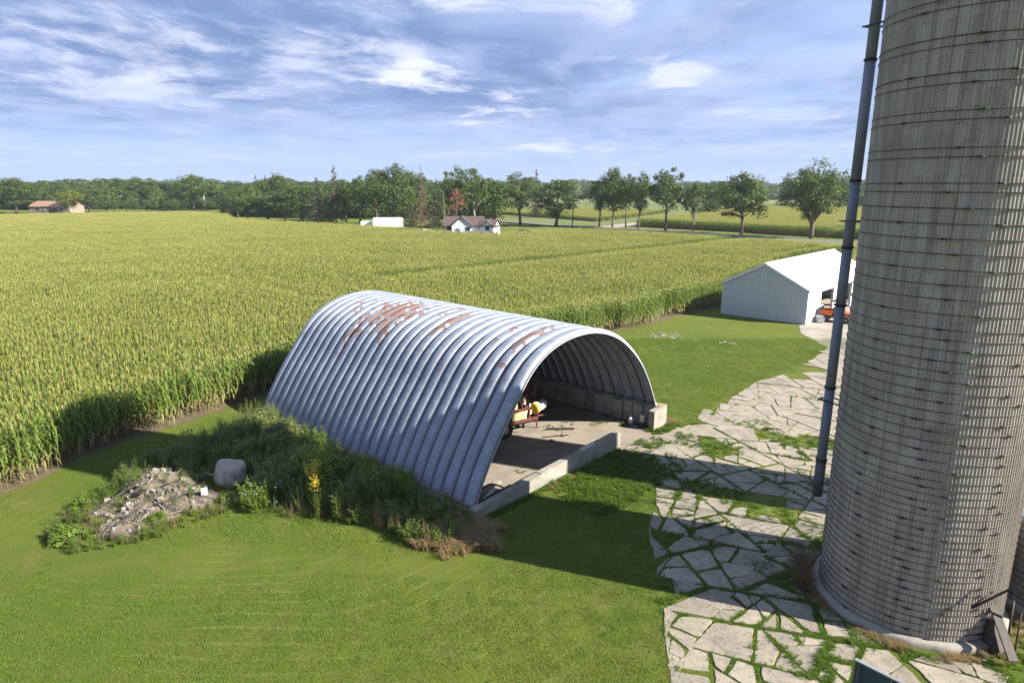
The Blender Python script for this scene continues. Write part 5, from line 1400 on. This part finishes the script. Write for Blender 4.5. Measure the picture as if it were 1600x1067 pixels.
while c_ < 2300:
    x = rr.uniform(-17.2, -1); y = rr.uniform(20, 34.2)
    if not poly_contains(BANK, x, y): c_ += .3; continue
    c_ += 1
    if poly_contains(ASH, x, y) and rr.random() < .95: continue
    if math.hypot(x+11.15, y-24.4) < .95: continue
    d = Vector((x, y, 0))-QA
    if d.dot(U) > -.35: continue
    nz = noise.noise((x*.5, y*.5, 1)); front = y < 22.6 and x > -11
    if front: v = rr.choice((0, 1, 3, 5, 6, 6, 6)) if x > -6.5 else rr.choice((0, 3, 5, 6, 6, 5))
    elif nz > .12: v = rr.choice((0, 1, 2, 2))
    elif nz > -.15: v = rr.choice((0, 3, 4, 5, 1))
    else: v = rr.choice((3, 4, 5, 5, 4, 0))
    if x < -11.2 and y < 23.2: v = rr.choice((0, 1, 5, 5, 6, 5))
    if abs(x+9.3) < 1.6 and abs(y-24) < 1.3 and rr.random() < .15: v = 7
    if y > 30.5: v = rr.choice((4, 5, 5, 3))
    edge_ = .6 if (y < 22 and x < -6) or x < -15.5 or (x < -11 and y < 23.6) else 1
    pts.append((x, y, max(0, bank_h(x, y))-.03, rr.uniform(0, 6.28), rr.uniform(.55, 1.15)*edge_*(1.15 if nz > .1 else .95), v))
scatter('weeds', wp, [M['weed_a'], M['weed_b'], M['weed_dry'], M['flower']], pts)
# single leafy bushes that stand out of the weeds
def bush_mesh(seed, n, mat, leaf=.11):
    global rnd
    keep = rnd; rnd = random.Random(seed); mb = MB(); st = MB()
    cl = [(lambda v: Vector((v.x*.36, v.y*.36, abs(v.z)*.62+.08)))(Vector((rnd.gauss(0, 1), rnd.gauss(0, 1), rnd.gauss(0, 1))).normalized()*rnd.uniform(.4, 1)) for _ in range(26)]
    for i in range(n):
        c = cl[i % 26]; v = Vector((rnd.gauss(0, 1), rnd.gauss(0, 1), rnd.gauss(0, 1))).normalized()*rnd.uniform(.4, 1)*.22
        p = c+v
        if p.z < .02: p.z = .03+rnd.random()*.1
        leaf_quad(mb, p, v+Vector((0, 0, .15)), leaf)
    for c in cl[:12]: st.tube([(0, 0, 0), c*.5, c], [.02, .014, .006], 5)
    rnd = keep; return st.mesh('stems', M['bark']), mb.mesh('foliage', M[mat])
BM = [bush_mesh(41, 1800, 'weed_a'), bush_mesh(42, 1800, 'weed_b', .09), bush_mesh(43, 3400, 'bush', .06)]
for (x, y, w_, h, k, lab) in ((-7.9, 25.1, 2.9, 1.9, 2, 'large dark green bush against the left side of the arched hut'), (-15.4, 21.0, 1.3, .95, 0, 'bright green bush at the near left tip of the weed bank'), (-16.3, 23.2, .95, .8, 0, 'green bush on the left side of the rubble heap'), (-16.0, 25.7, 1.0, 1.0, 1, 'leafy bush at the upper left of the rubble heap'),
                              (-13.4, 26.3, 1.0, 1.3, 1, 'tall bush right behind the rubble heap'), (-14.5, 27.5, .8, .75, 0, 'small round bright bush behind the rubble heap'), (-12.9, 22.2, .8, .5, 0, 'low bush on the near right side of the rubble heap'), (-4.5, 24.3, 1.8, 1.3, 2, 'full green bush near the front left foot of the hut'), (-6.0, 25.7, 1.7, 1.3, 2, 'medium green bush between the large bush and the front foot of the hut'), (-10.6, 28.8, 2.2, 1.5, 1, 'pale green bush at the back left end of the arched hut'), (-12.2, 30.3, 2.0, 1.2, 1, 'pale bush where the weed bank narrows behind the hut')):
    t = empty('bush', (x, y, max(0, bank_h(x, y))-.05), x*3, lab, 'bush'); link('stems', BM[k][0], t); link('foliage', BM[k][1], t); t.scale = (w_, w_, h)
gp = []
for i in range(6):
    t = empty('goldenrod', (-7.6+rr.uniform(-.25, .25)+.1*i, 23.5-.28*i+rr.uniform(-.2, .2), bank_h(-7.3, 23.3)-.02), rr.uniform(0, 6), 'yellow flowering goldenrod stem in front of the large dark bush', 'plant', 'goldenrod clump in front of the large dark bush')
    a = MB(); weed(a, rr, 1.15, 4, 16, .03, .25, 0); a.obj('stem', M['weed_a'], t)
    f = MB()
    for j in range(90):
        c = Vector((rr.gauss(0, .09), rr.gauss(0, .09), 1.18+rr.gauss(0, .10))); leaf_quad(f, c, Vector((rr.uniform(-.5, .5), rr.uniform(-.5, .5), 1)), .05)
    f.obj('flower_head', M['golden'], t); t.scale = (1.15, 1.15, 1.25)
# boulder
bm2 = bmesh.new(); bmesh.ops.create_icosphere(bm2, subdivisions=4, radius=1)
for v in bm2.verts:
    p = v.co.copy(); q = 1+.22*noise.noise(p*1.1+Vector((4, 1, 0)))+.07*noise.noise(p*3)
    for nd, k in ((Vector((.15, -.45, .85)).normalized(), .66), (Vector((-.9, -.3, .15)).normalized(), .64), (Vector((.75, -.5, .1)).normalized(), .76), (Vector((.1, -.95, .1)).normalized(), .72)):
        dd = p.dot(nd)*q
        if dd > k: q *= k/dd+.0
    v.co = Vector((p.x*.68*q, p.y*.55*q, p.z*.60*q))
me = bpy.data.meshes.new('boulder'); bm2.to_mesh(me); bm2.free(); me.materials.append(M['stone']); me.polygons.foreach_set('use_smooth', [True]*len(me.polygons))
o = link('boulder', me); o.location = (-11.25, 24.75, bank_h(-11.25, 24.75)+.42); o.rotation_euler = (0, .1, .5); tag(o, 'big pale rounded boulder lying among the weeds', 'boulder')
# rubble heap: ash, stones, charred timber
rb = empty('rubble_heap', (-13.8, 24.0, 0), 0, 'heap of ash, stones and burnt timber surrounded by weeds', 'rubble heap')
def ashz(x, y):
    return bank_h(x, y)+.06+.22*noise.noise((x*.9, y*.9, 3))+.10*noise.noise((x*2.7, y*2.7, 1))+.05*noise.noise((x*6, y*6, 1))
b = MB(); vs = []; idx = {}; st = .11
for j in range(56):
    for i in range(48):
        x = -16.5+i*st; y = 20.9+j*st
        ins = poly_contains(ASH, x, y); idx[(i, j)] = len(vs); vs.append((x+13.8, y-24.0, ashz(x, y)+(0 if ins else -.45)))
fs = []
for j in range(55):
    for i in range(47):
        x = -16.5+(i+.5)*st; y = 20.9+(j+.5)*st
        if poly_contains([( -13.8+(p[0]+13.8)*1.06, 23.9+(p[1]-23.9)*1.06) for p in ASH], x, y): fs.append((idx[(i, j)], idx[(i+1, j)], idx[(i+1, j+1)], idx[(i, j+1)]))
b.add(vs, fs, 0, False); b.obj('ash_mound', M['ash'], rb)
for i in range(150):
    for _ in range(20):
        x = rr.uniform(-16, -11.6); y = rr.uniform(21.2, 26.4)
        if poly_contains(ASH, x, y): break
    s_ = rr.choice((.04, .06, .09, .13)); b = MB(); ph = [Vector((math.cos(k*1.05)*s_*rr.uniform(.7, 1.2), math.sin(k*1.05)*s_*rr.uniform(.5, 1), 0)) for k in range(6)]
    b.add([p*.9+Vector((0, 0, -s_*.4)) for p in ph]+[p*.75+Vector((rr.uniform(-.01, .01), 0, s_*rr.uniform(.4, .8))) for p in ph], [(5, 4, 3, 2, 1, 0), (6, 7, 8, 9, 10, 11)]+[(k, (k+1) % 6, 6+(k+1) % 6, 6+k) for k in range(6)])
    o = b.obj('stone', M['rubstone'], rb); o.location = (x+13.8, y-24.0, ashz(x, y)+.02); o.rotation_euler = (rr.uniform(-.4, .4), rr.uniform(-.4, .4), rr.uniform(0, 6))
for i in range(46):
    for _ in range(20):
        x = rr.uniform(-16, -11.6); y = rr.uniform(21.3, 26.2)
        if poly_contains(ASH, x, y): break
    L = rr.uniform(.25, .95); a = rr.uniform(0, 3.14); w_ = rr.uniform(.02, .06); d = Vector((math.cos(a)*L/2, math.sin(a)*L/2, rr.uniform(-.08, .18)))
    b = MB(); b.beam(-d, d, w_, w_*.7); o = b.obj('timber', M['char'] if rr.random() < .7 else M['wood_old'], rb); o.location = (x+13.8, y-24, ashz(x, y)+.06)
for (x0, y0, x1, y1, w_) in ((-15.5, 22.6, -14.1, 23.7, .06), (-12.4, 25.0, -11.1, 24.6, .09), (-14.0, 21.5, -13.7, 22.3, .07)):
    b = MB(); b.beam((x0+13.8, y0-24, ashz(x0, y0)+.12), (x1+13.8, y1-24, ashz(x1, y1)+.2), w_, .05); b.obj('plank', M['wood_old'] if w_ > .08 else M['char'], rb)
b = MB(); rr2 = random.Random(8)
for i in range(5): b.box((-14.3+13.8+rr2.uniform(-.35, .35), 23.4-24+rr2.uniform(-.3, .3), ashz(-14.3, 23.4)+.10), (rr2.uniform(.3, .6), rr2.uniform(.2, .4), .04), Matrix.Rotation(rr2.uniform(-.4, .4), 3, 'X') @ Matrix.Rotation(rr2.uniform(0, 3), 3, 'Z'))
b.obj('scrap_sheet', M['dark'], rb)
o = MB(); o.box((-11.75, 23.55, bank_h(-11.75, 23.55)+.30), (.22, .16, .24), Matrix.Rotation(.4, 3, 'Z')); o = o.obj('white_block', M['plastic']); tag(o, 'small white plastic block at the right end of the rubble', 'block')
# bare stony spots in the lawn
for (cx, cy, rx, ry, n_, lab) in ((12.4, 53.2, 1.6, .9, 60, 'stones'), (16.6, 50.4, .9, .35, 12, 'stones')):
    b = MB()
    for i in range(n_):
        x = cx+rr.gauss(0, rx*.5); y = cy+rr.gauss(0, ry*.5); s_ = rr.uniform(.06, .2); k = 6; a0 = rr.uniform(0, 6)
        ring = [(x+math.cos(a0+q*1.05)*s_*rr.uniform(.7, 1.2), y+math.sin(a0+q*1.05)*s_*rr.uniform(.5, 1)) for q in range(k)]
        b.add([(p[0], p[1], .0) for p in ring]+[(x+(p[0]-x)*.9, y+(p[1]-y)*.9, .03) for p in ring], [(6, 7, 8, 9, 10, 11)]+[(q, (q+1) % 6, 6+(q+1) % 6, 6+q) for q in range(6)])
    o = b.obj('bare_stones', M['slab']); o['kind'] = 'stuff'
# dead brush against the silo
pr = MB()
for i in range(60):
    a = rr.uniform(0, 6.28); e = Vector((math.cos(a)*rr.uniform(.1, .5), math.sin(a)*rr.uniform(.1, .5), rr.uniform(.3, 1.1))); m_ = e*.5+Vector((rr.uniform(-.1, .1), rr.uniform(-.1, .1), .1)); pr.tube([(0, 0, 0), m_, e], [.006, .004, .002], 3, 0, cap=False)
    for j in range(5): leaf_quad(pr, m_.lerp(e, rr.random())+Vector((rr.uniform(-.06, .06), rr.uniform(-.06, .06), 0)), Vector((rr.uniform(-1, 1), rr.uniform(-1, 1), 1)), .05)
pts = []
for i in range(9):
    a = math.atan2(-SILO[1], -SILO[0])-1.25+rr.uniform(-.32, .25); r_ = SR+.42+rr.uniform(0, .3); pts.append((SILO[0]+math.cos(a)*r_, SILO[1]+math.sin(a)*r_, .05, rr.uniform(0, 6), rr.uniform(.6, 1.1), 0))
scatter('dead_brush', [pr], [M['weed_dry']], pts)

# thin summer haze over the whole place
hb_ = MB(); hb_.box((0, 820, 14.5), (3600, 1800, 31.8)); hz = link('haze', hb_.mesh('haze', [])); hz['kind'] = 'stuff'
hm_ = bpy.data.materials.new('haze'); hm_.use_nodes = True; kk = NT(hm_.node_tree); kk.n.clear()
vo_ = kk.add('ShaderNodeVolumePrincipled', inp={'Color': (.80, .88, 1.0, 1), 'Density': .00016, 'Anisotropy': .2}); oo_ = kk.add('ShaderNodeOutputMaterial'); kk.l.new(vo_.outputs[0], oo_.inputs['Volume'])
hz.data.materials.append(hm_)
